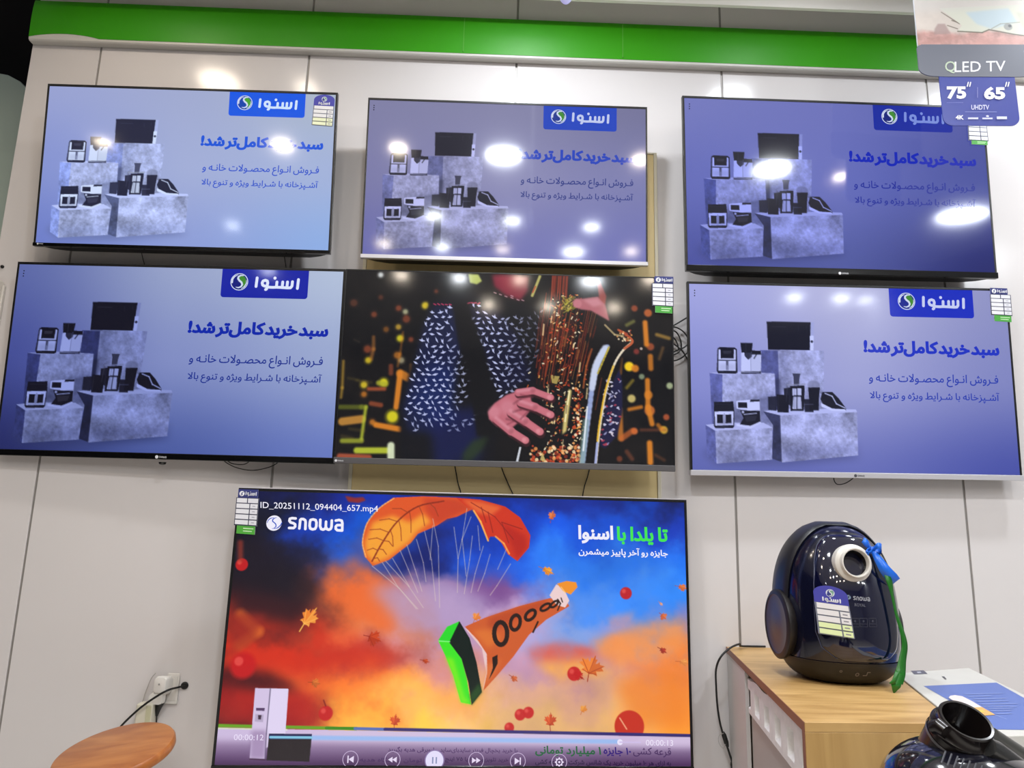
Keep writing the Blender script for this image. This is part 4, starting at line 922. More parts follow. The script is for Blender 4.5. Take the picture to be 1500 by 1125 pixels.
    cv.dot(922, 1064, 22, (196, 44, 30), .95, 1); cv.line([(908, 1052), (918, 1068)], 2, (240, 170, 130), .9); cv.line([(477, 1034), (474, 1026)], 2, (130, 30, 20), .9)
    # green numeral one, banknote tail
    cv.poly([(642, 938), (655, 918), (673, 910), (680, 925), (660, 941)], (40, 214, 40)); cv.poly([(642, 939), (660, 940), (676, 965), (684, 995), (690, 1032), (675, 1029), (664, 990), (652, 960)], (60, 226, 34)); cv.poly([(652, 962), (664, 965), (680, 1020), (690, 1032), (675, 1029), (664, 990)], (150, 240, 20), .7, 3)
    cv.poly([(673, 910), (688, 935), (698, 970), (706, 1014), (691, 1033), (686, 1000), (676, 965), (658, 941)], (10, 26, 18)); cv.poly([(706, 1014), (691, 1033), (688, 1018), (702, 1000)], (40, 90, 30), .7, 2); cv.line([(643, 939), (659, 940)], 1.4, (150, 250, 150), .9)
    cv.poly([(680, 919), (704, 936), (715, 960), (713, 990), (707, 1012), (712, 985), (706, 950)], (234, 200, 200), .95)
    cv.poly([(681, 918), (710, 905), (760, 888), (806, 876), (830, 880), (834, 888), (800, 908), (775, 930), (752, 962), (728, 990), (708, 1012), (714, 985), (713, 958), (700, 938)], (206, 92, 42))
    cv.poly([(715, 905), (760, 890), (800, 878), (800, 890), (750, 910), (715, 930)], (176, 62, 30), .6, 4); cv.poly([(692, 924), (720, 920), (735, 935), (715, 950)], (226, 122, 50), .7, 4); cv.poly([(712, 975), (735, 965), (722, 990), (710, 1005)], (226, 130, 70), .5, 3)
    cv.poly([(805, 872), (815, 856), (826, 862), (834, 880), (828, 890), (815, 886)], (236, 206, 206)); cv.poly([(816, 855), (830, 851), (844, 853), (846, 860), (836, 871), (825, 866)], (240, 146, 40)); cv.line([(822, 860), (828, 868)], 1.5, (250, 200, 120), .9)
    dk = (40, 24, 16)
    def oval(x, y, rx, ry, ang, th):
        pts = [(x + rx * math.cos(a) * math.cos(ang) - ry * math.sin(a) * math.sin(ang), y + rx * math.cos(a) * math.sin(ang) + ry * math.sin(a) * math.cos(ang)) for a in np.linspace(0, 2 * math.pi, 25)]
        cv.line(pts, th, dk, 1, .5)
    oval(733.5, 928, 9.5, 16.5, -.02, 6.4); oval(755, 912, 7, 11, .2, 5); oval(777, 901, 9, 5.5, -.8, 4.4); oval(799, 889.5, 8, 3.8, -.55, 3.4); oval(812, 885, 6.5, 3, -.7, 3)
    cv.poly([(721, 963), (729, 959), (729, 972), (722, 986), (716, 996), (722, 978)], dk); cv.line([(788, 911), (781, 926)], 2.6, dk, 1, .5); cv.line([(817, 878), (821, 884), (817, 894)], 2, dk, 1, .5); cv.line([(822, 876), (824, 882)], 1.6, dk, 1, .5)
    # lower band of the film and of the player
    cv.poly([(300, 1066), (1030, 1080), (1030, 1140), (300, 1140)], (206, 190, 226), .97, 0)
    m, sl = cv.mask_poly([(300, 1083), (1030, 1095), (1030, 1150), (300, 1150)], 5); rows = v[sl]; cv.put(m * np.clip((rows - .885) / .11, 0, 1), sl, (66, 36, 80), .92)
    cv.line([(300, 1062.5), (500, 1067), (522, 1067.5)], 4.2, (104, 160, 30), 1, .5); cv.line([(478, 1066.5), (522, 1067.5)], 4.2, (60, 136, 20), 1, .5); cv.line([(520, 1067.4), (566, 1068.5)], 4.2, (86, 110, 180), 1, .5); cv.line([(564, 1068.3), (1030, 1078)], 4.4, (52, 44, 112), 1, .5); cv.line([(300, 1066), (420, 1069)], 2, (226, 246, 190), .7)
    cv.line([(396, 1080), (908, 1086.5)], 6, (150, 186, 240), .9, 1.5)
    cv.poly([(374, 1008), (422, 1009), (418, 1075), (368, 1112), (366, 1112)], (222, 208, 236)); cv.poly([(373.5, 1008.5), (396, 1009), (388, 1112), (365.5, 1111.5)], (210, 194, 226)); cv.poly([(396.5, 1009), (422.5, 1009.5), (417.5, 1076), (391, 1076)], (222, 210, 240)); cv.line([(396, 1009), (390, 1075), (388, 1111)], 1.5, (96, 88, 116), .9)
    m, sl = cv.mask_poly([(368, 1070), (390, 1070), (388, 1112), (365.5, 1111.5)], 3); cv.put(m, sl, (130, 100, 146), .55)
    cv.poly([(375, 1037), (388, 1037), (387, 1041.5), (375, 1041)], (84, 60, 100)); cv.poly([(374, 1046), (386, 1047), (385, 1058), (373, 1057)], (180, 166, 196)); cv.poly([(378, 1047.5), (383, 1047.5), (382, 1054), (378, 1054)], (60, 40, 60)); cv.line([(366, 1112), (388, 1113)], 2, (60, 30, 60), .9)
    cv.poly([(394, 1075), (457, 1075.5), (453, 1116), (390, 1114)], (34, 26, 30)); cv.poly([(394, 1075), (457, 1075.5), (456.5, 1083), (393, 1083)], (24, 26, 76)); cv.line([(396, 1080), (456, 1080.5)], 3.4, (130, 196, 226), 1, .5)
    fl = Flat(); fl.image(x0, z0, x1, z1, cv.a)
    Wt = (238, 236, 250)
    fl.text('ID_20251112_094404_657.mp4', L(381.5, 747), L(554, 752.5), L(381.5, 735), Wt, off=.004)
    c = L(401.3, 766.2); r = L(412.6, 766)[0] - c[0]
    fl.disc(c[0], c[1], r, Wt); nb = (16, 70, 190)
    fl.stroke([c + r * np.array(p) for p in [(.25, .72), (-.05, .6), (-.22, .42), (-.18, .2), (.05, .05), (.25, -.15), (.3, -.42), (.1, -.66), (-.2, -.74)]], .13 * r, nb, taper=[.4, .8, 1, 1, 1, 1, 1, .7, .3])
    fl.stroke([c + r * np.array(p) for p in [(-.9, .0), (-.78, .35), (-.5, .62), (-.05, .68)]], .11 * r, nb, taper=[.5, 1, 1, .5]); fl.stroke([c + r * np.array(p) for p in [(1.02, .05), (.85, -.3), (.55, -.6), (.1, -.75)]], .12 * r, nb, taper=[1, 1.1, 1, .4])
    A = [L(421.8, 756.5), L(503.5, 758.5), L(421.5, 777)]
    latin_mark(fl, lambda x, y: A[0] + (A[1] - A[0]) * x + (A[2] - A[0]) * y, Wt, np.linalg.norm(A[1] - A[0]) * 1.02)
    fl.text(shape('تا یلدا با'), L(903.5, 797.5), L(978.5, 799), L(903.5, 771), (64, 226, 80), off=.038, word=.7)
    fl.text(shape('اسنوا'), L(847, 796), L(898.5, 797), L(847, 769), Wt, off=.038)
    fl.text(shape('جایزه رو آخر پاییز میشمرن'), L(847.5, 815.5), L(978.5, 818.5), L(847.5, 801), Wt, off=.024, word=.8)
    pu = (52, 32, 84)
    fl.text(shape('قرعه کشی'), L(927.5, 1108), L(983, 1110), L(927.5, 1094), (70, 44, 92), off=.008)
    fl.text(shape('۱۰ جایزه'), L(884, 1107.5), L(924.5, 1109), L(884, 1093.5), (50, 28, 120), off=.026)
    fl.text(shape('۱ میلیارد تومانی'), L(784, 1107.5), L(880.5, 1109), L(784, 1092), (24, 96, 56), off=.03)
    fl.text(shape('به ازای هر ۱۰ میلیون خرید یک شانس شرکت در قرعه کشی'), L(784, 1121), L(983, 1123.5), L(784, 1112), (34, 14, 60), off=.02)
    fl.text(shape('با خرید یخچال فریزر ساید\u200cبای\u200cساید جاروبرقی هدیه بگیرید'), L(568.5, 1103), L(758, 1104.5), L(568.5, 1093.5), (74, 44, 96), off=.012)
    fl.text(shape('با خرید تلویزیون ۶۵ یا ۷۵ اینچ'), L(652, 1117), L(752, 1118.5), L(652, 1108.5), (54, 28, 76), off=.012); fl.text(shape('تومان دستگاه هدیه'), L(527, 1117), L(618, 1118), L(527, 1109), (66, 40, 88), off=.006)
    fl.text('00:00:12', L(342.5, 1084), L(386, 1084.5), L(343, 1075.5), (232, 222, 246), off=.0); fl.text('00:00:13', L(946, 1092), L(986, 1092.5), L(946, 1083.5), (236, 228, 248))
    c = L(908, 1087); fl.disc(c[0], c[1], .0085, (232, 226, 250)); fl.stroke([L(908, 1087), L(938, 1087.3)], .004, (206, 190, 230))
    ic = (228, 214, 240); px_ = L(601, 1100)[0] - L(600, 1100)[0]
    def tri(cx, cy, s, d):
        a = L(cx, cy); fl.poly([(a[0] - d * s * px_ * .5, a[1] + s * px_ * .62), (a[0] + d * s * px_ * .5, a[1]), (a[0] - d * s * px_ * .5, a[1] - s * px_ * .62)][::int(d)], ic, layer=fl.k)
    for cx, cy, kd in [(513.5, 1112, 'prev'), (575, 1112.5, 'rew'), (636.5, 1113.5, 'pause'), (697.5, 1113.5, 'ff'), (758.5, 1114.5, 'next'), (819, 1116, 'gear')]:
        a = L(cx, cy)
        if kd == 'pause':
            fl.disc(a[0], a[1], 14.5 * px_, (140, 120, 170)); fl.disc(a[0], a[1], 13 * px_, (226, 220, 248)); fl.rrect(a[0] - 3.6 * px_, a[1] - 4.5 * px_, a[0] - 1.6 * px_, a[1] + 4.5 * px_, .3 * px_, (130, 140, 180)); fl.rrect(a[0] + 1.6 * px_, a[1] - 4.5 * px_, a[0] + 3.6 * px_, a[1] + 4.5 * px_, .3 * px_, (130, 140, 180), fl.k - 1)
        else:
            fl.ring(a[0], a[1], 10.6 * px_, 11.6 * px_, (190, 170, 205))
            if kd == 'prev': fl.rrect(a[0] - 4.5 * px_, a[1] - 5 * px_, a[0] - 2.7 * px_, a[1] + 5 * px_, .2 * px_, ic, fl.k); tri(cx + 1, cy, 7.5, -1)
            if kd == 'next': fl.rrect(a[0] + 2.7 * px_, a[1] - 5 * px_, a[0] + 4.5 * px_, a[1] + 5 * px_, .2 * px_, ic, fl.k); tri(cx - 1, cy, 7.5, 1)
            if kd == 'rew': tri(cx - 3.2, cy, 6.4, -1); tri(cx + 3, cy, 6.4, -1)
            if kd == 'ff': tri(cx - 3, cy, 6.4, 1); tri(cx + 3.2, cy, 6.4, 1)
            if kd == 'gear':
                fl.ring(a[0], a[1], 3.6 * px_, 5.2 * px_, ic)
                for j in range(8): fl.disc(a[0] + 5.6 * px_ * math.cos(j * math.pi / 4), a[1] + 5.6 * px_ * math.sin(j * math.pi / 4), 1.1 * px_, ic, fl.k - 1, n=10)
                fl.disc(a[0], a[1], 1.6 * px_, ic)
            fl.k += 1
    fl.build('screen', M_screen, tg, remap=lambda V: V + np.array([0, .001, 0]), label='lit screen with autumn leaves, a leaf parachute and media player controls')
autumn_screen()
label_rect(tg, plg, [(348, 716.5), (381, 717.5), (376, 783.5), (342, 781)], hu=(.06, .94), green=(80, 165, 60))

# ================================================================== HANGING SIGN
S_loc = at_y(1433, 66, -.45); S_e = (0, 0, -.058)
ts = thing('hanging_sign', 'hanging cardboard sign with a landscape picture, a grey band and a blue size tab', 'sign', S_loc, S_e)
sp = Plane(S_loc, S_e); SL = lambda x, y: sp.local(x, y)
a, b = SL(1343, 66), SL(1377, 113); hw = -a[0]; hb = b[1]; bw = -SL(1378, 130)[0] * .5 + SL(1489, 150)[0] * .5; tb = SL(1433, 184.5)[1]
arc = lambda cx, cz, r, a0, a1, n=8, rz=None: [(cx + r * math.cos(math.radians(t_)), cz + (rz or r) * math.sin(math.radians(t_))) for t_ in np.linspace(a0, a1, n)]
gl = [(-hw + .012, 0)] + arc(-hw + .012, -.016, .014, 90, 180, 5) + [(-hw - .002, hb + .045)] + arc(-hw + .045, hb + .030, .047, 180, 262, 8, rz=.028) + [(-bw, hb)]
outline = gl + [(-x, z) for x, z in gl[::-1]]
MB().slab(outline[::-1], -.003, .001).build('header_band', mat('sign_grey', (104, 107, 118), rough=.35), ts)
tl_, tr_ = SL(1378.5, 150)[0], SL(1490, 150)[0]
tab = [(tl_, hb + .004)] + arc(tl_ + .028, tb + .028, .028, 180, 270) + arc(tr_ - .028, tb + .028, .028, 270, 360) + [(tr_, hb + .004)]
MB().slab(tab[::-1], -.0022, .0008).build('size_tab', mat('sign_blue', (48, 60, 146), rough=.35), ts)
pw = hw - .002
MB().slab([(-pw, .30), (pw, .30), (pw, -.004), (-pw, -.004)], -.0015, .0035).build('picture_board', mat('card_white', (200, 200, 205), rough=.5), ts)
def sign_picture():
    R, Cn = 200, 240
    cv = Canvas(R, Cn, lambda x, y: (x * (Cn - 1), y * (R - 1)), Cn)
    N = vnoise(R, Cn, 40, 31, 5, .6); N2 = vnoise(R, Cn, 14, 33, 4, .6); v = np.linspace(0, 1, R)[:, None]
    sky = np.array([226, 214, 204.]) * np.ones((R, Cn, 3)); rock = np.array([206, 160, 152.]) * (1 + (N2[..., None] - .5) * .4)
    m = np.clip((v - .80 + (N - .5) * .12) / .06, 0, 1)[..., None]; cv.a = sky * (1 - m) + rock * m; cv.a = cv.a * (1 + (N[..., None] - .5) * .12)
    cv.poly([(.10, .93), (.30, .87), (.34, .91), (.16, .99), (0, .99)], (190, 140, 132), .5, 3); cv.poly([(.55, .90), (1, .92), (1, 1), (.4, 1)], (214, 158, 148), .6, 4)
    cv.poly([(.15, .80), (.18, .74), (.24, .74), (.28, .86), (.14, .87)], (176, 150, 146), .8, 1)
    for P in [[(.22, .60), (.36, .74)], [(.26, .76), (.34, .80)], [(.30, .70), (.42, .76)]]: cv.line(P, .010, (120, 110, 96), .8)
    cv.poly([(.20, .55), (1, .50), (1, .90), (.80, .86), (.62, .80), (.54, .84), (.34, .83), (.38, .76), (.30, .66)], (222, 222, 206), 1, 0); cv.line([(.34, .83), (.54, .845), (.60, .81), (.80, .865), (1, .905)], .012, (110, 106, 90), .9)
    cv.poly([(.42, .60), (.78, .55), (.84, .72), (.62, .80), (.50, .74)], (196, 214, 224), .9, 2); cv.dot(.76, .775, .035, (150, 152, 150), .8, 1); cv.dot(.775, .765, .014, (90, 92, 96), .9, .6); cv.poly([(.84, .60), (1, .60), (1, .84), (.88, .78)], (206, 204, 186), .8, 2); cv.line([(.62, .80), (.70, .74), (.86, .72)], .008, (150, 148, 130), .7)
    cv.poly([(0, 0), (1, 0), (1, .5), (.3, .58), (0, .6)], (214, 210, 206), .6, 8); cv.a *= .88
    fl = Flat(); fl.image(-pw + .001, -.003, pw - .001, .299, cv.a)
    fl.build('picture', M_print, ts, remap=lambda V: V + np.array([0, -.0019, 0]))
sign_picture()
fl = Flat(.00015); W_ = (240, 238, 244)
fl.text('LED TV', SL(1397.5, 106.5), SL(1472, 105), SL(1397.5, 91.5), W_, off=.004)
fl.text('Q', SL(1383.5, 108.5), SL(1399, 108.3), SL(1383.5, 90.8), (186, 200, 176), off=.004)
fl.build('lettering', M_print, ts, remap=lambda V: V + np.array([0, -.0034, 0]))
fl = Flat(.00015)
fl.text('75', SL(1386, 146), SL(1414.5, 146), SL(1386, 127.5), W_, off=.045); fl.text('65', SL(1440.5, 146.5), SL(1471.5, 146.5), SL(1440.5, 128), W_, off=.045)
for x in (1416.5, 1420, 1472.5, 1476): fl.stroke([SL(x + 1, 121.5), SL(x - .6, 127.5)], .0035, W_, layer=fl.k)
fl.stroke([SL(1431, 129), SL(1431, 144)], .0014, (150, 150, 205), layer=fl.k); fl.stroke([SL(1386, 151.5), SL(1410, 151.2)], .0008, (140, 146, 214), layer=fl.k)
fl.build('lettering', M_print, ts, remap=lambda V: V + np.array([0, -.0034, 0]))
fl = Flat(.00015)
fl.text('UHDTV', SL(1422, 161.5), SL(1448, 161.5), SL(1422, 154.5), (214, 214, 240), off=.012)
fl.stroke([SL(1413, 164.8), SL(1459, 164.8)], .0014, (150, 158, 218), layer=fl.k)
fl.text('4K', SL(1399, 176), SL(1411, 176), SL(1399, 169.5), W_, off=.03)
for x0_, x1_, h_ in [(1417, 1432, 2.6), (1438, 1453, 2.2), (1459, 1474, 4)]: fl.poly([SL(x0_, 175.5), SL(x1_, 175.5), SL(x1_, 175.5 - h_), SL(x0_, 175.5 - h_)], (206, 208, 236), layer=fl.k)
fl.disc(*SL(1445.5, 171), .0045, (214, 216, 240), layer=fl.k, rz=.003)
fl.build('lettering', M_print, ts, remap=lambda V: V + np.array([0, -.0034, 0]))
for sx in (-.12, .12):
    MB().tube([(sx, 0, .299), (sx, 0, CEIL - S_loc[2] - .001)], .0012, n=6).build('hanging_wire', mat('wire', (120, 120, 120), metal=.8, rough=.4), ts)

# ================================================================== DISPLAY CABINET, CARTON, STOOL
ZT = 1.112
OAK = mat('light_oak', rough=.42, wood=((168, 130, 76), (202, 164, 106), (1.2, 7, 1.2), 2.4))
OAKF = mat('light_oak_front', rough=.45, wood=((170, 134, 80), (202, 166, 108), (7, 7, 1.0), 1.8))
EDGE = mat('red_brown_edge', (124, 78, 58), rough=.5)
bl, fL, fR = np.array([.775, -.003]), np.array([.611, -1.029]), np.array([.918, -1.012])
tt = thing('display_table', 'light wood display cabinet with an open end, carrying the upright vacuum cleaner', 'table', (.85, -.5, 0))
o0 = np.array([.85, -.5])
top = [bl - o0, fL - o0, fR - o0, np.array([1.098, -.425]) - o0, np.array([1.098, -.003]) - o0]
MB().prism([tuple(p) for p in top], ZT - .018, ZT).build('top_board', OAK, tt, bevel=.001)
d = (fL - bl) / np.linalg.norm(fL - bl); nrm = np.array([d[1], -d[0]])  # points away from the cabinet
if nrm[0] > 0: nrm = -nrm
q = [bl - o0, fL - o0, fL - o0 + nrm * .0016, bl - o0 + nrm * .0016]
MB().prism([tuple(p) for p in q], ZT - .018, ZT + .0004).build('edge_band', EDGE, tt)
inn = np.array([0, .018])
MB().prism([tuple(p) for p in [fL - o0, fR - o0, fR - o0 + inn, fL - o0 + inn + np.array([.003, 0])]], 0, ZT - .0182).build('front_panel', OAKF, tt, bevel=.001)
MB().prism([tuple(p) for p in [fL - o0 + nrm * .0016, fL - o0, fL - o0 + np.array([.003, .018]), fL - o0 + np.array([.003, .018]) + nrm * .0016]], 0, ZT - .0182).build('edge_band', EDGE, tt)
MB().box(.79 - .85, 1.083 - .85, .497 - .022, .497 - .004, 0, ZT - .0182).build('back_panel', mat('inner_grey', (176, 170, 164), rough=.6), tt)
MB().prism([tuple(p) for p in [(1.072 - .85, -.40 + .5), (1.090 - .85, -.41 + .5), (1.090 - .85, .475), (1.072 - .85, .475)]], 0, ZT - .0182).build('side_panel', OAKF, tt)
ip = lambda s_, w_: bl + (fL - bl) * s_ - nrm * w_ - o0
MB().prism([tuple(ip(.05, .03)), tuple(ip(.965, .03)), tuple(ip(.93, .20)), tuple(ip(.05, .20))], .62, .638).build('shelf', OAKF, tt)
tf_ = thing('foam_tray', 'white moulded foam packing tray held in the open end of the light wood cabinet', 'packing foam', (.85, -.5, 0))
M_foam = mat('foam_white', (226, 224, 222), rough=.7, noise=.05, nscale=40, bump=.3)
mb = MB(); n_ = 110; rows_ = 14; vs = []; z0f, z1f = .984, 1.075
rs = random.Random(2)
for k in range(rows_ + 1):
    for i in range(n_ + 1):
        s_ = .33 + (.985 - .33) * i / n_; v_ = k / rows_
        ph = (s_ - .395) / .125; cell = abs((ph % 1) - .5); hollow = .020 * min(1, max(0, (.26 - cell) / .06)) * min(1, max(0, (.26 - abs(v_ - .42)) / .09))
        p = ip(s_, .008 + hollow); vs.append((p[0], p[1], z0f + (z1f - z0f) * v_ + (s_ - .33) * .035 * v_ + .003 * math.sin(s_ * 31) * v_))
fs = [(k * (n_ + 1) + i, k * (n_ + 1) + i + 1, (k + 1) * (n_ + 1) + i + 1, (k + 1) * (n_ + 1) + i) for k in range(rows_) for i in range(n_)]
mb.add(vs, fs, True)
mb.prism([tuple(ip(.33, .030)), tuple(ip(.96, .030)), tuple(ip(.93, .19)), tuple(ip(.33, .19))], z0f, z1f - .002)
e1 = [ip(.33, .008), ip(.96, .008), ip(.96, .030), ip(.33, .030)]
mb.add([(p[0], p[1], z0f) for p in e1], [(0, 1, 2, 3)]); mb.add([(p[0], p[1], z1f - .002) for p in e1], [(0, 1, 2, 3)])
mb.build('tray', M_foam, tf_)
MB().prism([tuple(ip(.004, .001)), tuple(ip(.325, .001)), tuple(ip(.325, .012)), tuple(ip(.004, .012))], 0, ZT - .0184).build('side_strip', mat('side_white', (196, 192, 190), rough=.5), tt)
t = thing('inner_panel', 'plain light grey panel standing below the moulded tray inside the cabinet', 'packing foam', (.85, -.5, 0))
MB().prism([tuple(ip(.328, .016)), tuple(ip(.95, .016)), tuple(ip(.94, .05)), tuple(ip(.328, .05))], .6385, .982).build('sheet', mat('inner_grey', (176, 170, 164), rough=.6), t)  # light grey inner panel, added to fill the black gap below the tray

# carton
c4 = [np.array([1.112, -.42]), np.array([.902, -1.095]), np.array([1.182, -1.045]), np.array([1.392, -.297])]
tc_ = thing('carton', 'tall white carton with a blue printed top beside the light wood cabinet', 'box', (1.15, -.7, 0))
co = np.array([1.15, -.7]); P4 = [tuple(p - co) for p in c4]
M_cart = mat('carton_white', (198, 196, 190), rough=.55, noise=.03, nscale=4)
MB().prism(P4, 0, ZT - .004).build('body', M_cart, tc_, bevel=.002)
fl = Flat(.00015)
CZ = lambda x, y: at_z(x, y, ZT - .003)[:2] - co
cl = lambda x, y: np.array(CZ(1290 + x / 6.43, 950 + y / 6.43))
def clipx(P): return [p for p in P]
fl.poly([cl(405, 350), cl(1090, 318), cl(1500, 545), tuple(np.array(P4[2]) * .985 + np.array(P4[3]) * .015), cl(1010, 757), cl(800, 575)], (84, 108, 176))
fl.poly([cl(280, 208), cl(405, 204), cl(442, 236), cl(318, 242)], (74, 76, 96)); fl.poly([cl(340, 218), cl(375, 216), cl(385, 228), cl(350, 231)], (170, 172, 186)); fl.poly([cl(575, 262), cl(600, 262), cl(622, 288), cl(608, 290)], (60, 60, 70))
fl.poly([cl(640, 462), cl(655, 445), cl(700, 438), cl(770, 450), cl(860, 495), cl(955, 552), cl(810, 560), cl(700, 500)], (222, 208, 206)); fl.poly([cl(810, 560), cl(955, 552), cl(1080, 625), cl(915, 636)], (222, 168, 96)); fl.poly([cl(870, 585), cl(960, 580), cl(985, 600), cl(895, 607)], (228, 190, 80))
fl.stroke([cl(640, 470), cl(800, 575), cl(915, 640)], .0022, (84, 88, 110))
for a_, b_ in [((800, 433), (1150, 424)), ((830, 455), (1040, 450)), ((880, 478), (1170, 472)), ((905, 502), (1200, 496)), ((950, 528), (1290, 520)), ((960, 545), (1280, 550)), ((1010, 568), (1250, 566)), ((1030, 590), (1230, 586)), ((1090, 618), (1230, 614))]:
    fl.stroke([cl(*a_), cl(*b_)], .0035, (140, 158, 214), layer=fl.k)
fl.stroke([cl(1080, 630), cl(1190, 668)], .0012, (170, 184, 226), layer=fl.k)
fl.build('top_print', M_print, tc_, remap=lambda V: np.c_[V[:, 0], V[:, 2], ZT - .0035 - V[:, 1]])

# stool
n_ax = np.array([-.133, -.238, 1.0]); n_ax /= np.linalg.norm(n_ax)
sc_ = np.array([-1.027, -.30, .845])
WOODS = mat('stool_wood', rough=.3, wood=((156, 88, 42), (190, 124, 66), (2.0, 9, 2.0), 2.2))
t = thing('stool', 'round wooden stool with a tilted seat under the wall socket', 'stool', (sc_[0], sc_[1], 0))
base = np.array([sc_[0], sc_[1], 0]); c0 = sc_ - base
MB().lathe([(.001, 0), (.144, 0), (.151, -.002), (.155, -.008), (.155, -.022), (.151, -.028), (.12, -.030), (.001, -.030)], c0, n_ax, n=64, cap0=False, cap1=False).build('seat', WOODS, t)
MS = mat('stool_metal', (60, 56, 54), rough=.35, metal=.8)
MB().lathe([(.06, -.031), (.06, -.036), (.02, -.045), (.02, -.09)], c0, n_ax, n=24).build('seat_bracket', MS, t)
for ang, spl in ((20, .20), (110, .2), (200, .2), (290, .2)):
    a_ = math.radians(ang); u_ = np.array([math.cos(a_), math.sin(a_)])
    top_ = c0 - n_ax * .062
    MB().tube([(top_[0] + u_[0] * .015, top_[1] + u_[1] * .015, top_[2]), (top_[0] + u_[0] * .06, top_[1] + u_[1] * .06, top_[2] - .05), (u_[0] * spl, u_[1] * spl, .0)], .008, n=10).build('leg', MS, t)

# ================================================================== SOCKET, PLUGS, CABLES
PWH = mat('white_plastic', (222, 218, 212), rough=.35)
def w3(px, py, Y): return at_y(px, py, Y)
p0 = w3(254, 1008, 0); t = thing('wall_socket', 'white wall socket partly behind a white plug on the white wall', 'socket', p0)
MB().box(-.019, .019, -.010, -.001, -.046, .046).build('cover_plate', PWH, t, bevel=.003)
MB().box(-.015, .015, -.012, -.0101, -.036, .038).build('insert', mat('white_plastic2', (212, 208, 202), rough=.35), t, bevel=.001)
pc = w3(237, 1004, -.035); t = thing('plug_adapter', 'round-cornered white plug adapter pushed into the wall socket', 'plug', pc)
rr_ = lambda w_, h_, y_, r_, dx=0, dz=0: [(x + dx, y_, z + dz) for x, z in rrect(-w_, -h_, w_, h_, r_)]
MB().rings([rr_(.014, .018, .024, .006, .012), rr_(.020, .026, .016, .008, .004), rr_(.021, .028, -.002, .010), rr_(.018, .022, -.014, .010, -.001, .003), rr_(.012, .012, -.016, .008, -.002, .004)]).build('plug_head', PWH, t)
MB().rings([rr_(.016, .012, .012, .006, -.004, -.030), rr_(.022, .018, .004, .008, -.008, -.036), rr_(.020, .015, -.010, .008, -.012, -.040)]).build('plug_body', PWH, t)
MB().lathe([(.0, -.0002), (.0028, -.0002), (.0028, .0006)], (-.002, -.0168, .006), (0, -1, 0), n=12).build('indicator', mat('grey_dot', (140, 138, 134)), t)
MB().tube(smooth_path([w3(228, 986, -.02) - pc, w3(221, 995, -.02) - pc, w3(213, 1015, -.02) - pc, w3(208, 1030, -.02) - pc, w3(202, 1046, -.02) - pc, w3(200, 1062, -.02) - pc]), .0016, n=8).build('cable', mat('white_cable', (176, 170, 166), rough=.5), t)
pc = w3(215, 1044, -.03); t = thing('adapter_block', 'cream adapter block hanging below the white plug behind the stool', 'adapter', pc)
MB().box(-.026, .024, -.022, .022, -.045, .030).build('case', mat('cream_plastic', (214, 208, 190), rough=.4), t, bevel=.005)
MB().box(.006, .022, -.0235, -.0221, -.040, .024).build('face_strip', mat('cream_shade', (196, 192, 160), rough=.4), t, bevel=.0004)
pc = w3(233, 1030, -.022); t = thing('black_plug', 'black tapered plug under the white adapter with its cable going down', 'plug', pc)
MB().tube([w3(235, 1024, -.026) - pc, w3(234, 1030, -.024) - pc, w3(231, 1040, -.022) - pc, w3(229.5, 1049, -.022) - pc], [.013, .013, .008, .0035], n=14).build('plug_body', M_cable, t)
MB().tube([w3(229.5, 1048, -.022) - pc, w3(229, 1060, -.022) - pc, w3(229, 1078, -.022) - pc], .0022, n=8).build('cable', M_cable, t)
pc = w3(271, 1004, 0); t = thing('wall_cable', 'black cable running from a round wall grommet down behind the stool', 'cable', pc)
MB().lathe([(.0115, -.001), (.0115, -.005), (.009, -.0075), (.001, -.008)], (0, 0, 0), (0, 1, 0), n=24, cap1=True).build('grommet', M_cable, t)
MB().tube(smooth_path([w3(271, 1004, -.006) - pc, w3(262, 1006.5, -.012) - pc, w3(246, 1011, -.058) - pc, w3(228, 1021, -.064) - pc, w3(208, 1035, -.064) - pc, w3(192, 1049, -.06) - pc, w3(178, 1063, -.05) - pc, w3(162, 1082, -.04) - pc]), .0032, n=10).build('cable', M_cable, t)

def cable_thing(name, label, paths, r, cat='cable', Y=-.012):
    c = w3(*paths[0][0][:2], Y); mb = MB()
    for P in paths: mb.tube(smooth_path([w3(p[0], p[1], p[2] if len(p) > 2 else Y) - c for p in P]), r, n=8)
    o = mb.build(name, M_cable); o.location = [float(v) for v in c]; return tag(o, label, cat)
cable_thing('hanging_cable', 'thin black cable loop sagging under the lower television at the far side from the sign', [[(322, 669, -.03), (332, 678, -.03), (348, 685.5, -.028), (370, 689, -.026), (392, 685, -.028), (405, 679, -.03), (412, 671, -.03)], [(330, 672, -.024), (340, 679, -.024), (358, 680, -.024), (370, 672, -.024)]], .0016)
cable_thing('hanging_cable', 'short black cable loop under the silver lower strip of the television below the sign', [[(1221, 694, -.03), (1222, 704, -.028), (1227, 709.5, -.026), (1238, 708, -.026), (1249, 701, -.03), (1254, 694, -.03)]], .0017)
for i, (P, lb) in enumerate([([(665, 676), (668, 692), (671, 708), (675, 722), (676, 740)], 'thin black cable on the cream board nearest the autumn leaf parachute top'),
                             ([(733, 680), (738, 694), (745, 710), (752, 726), (754, 742)], 'middle one of three thin black cables on the cream board'),
                             ([(865, 680), (861, 697), (856, 713), (853, 730), (852, 745)], 'thin black cable on the cream board under the saxophone bell')]):
    cable_thing('hanging_cable', lb, [P], .0018, Y=-.022)
cable_thing('hanging_cable', 'short thin black cable in the gap above the wall joint between the two far televisions', [[(207, 368), (209, 378), (212, 388), (215, 396)]], .0014, Y=-.02)
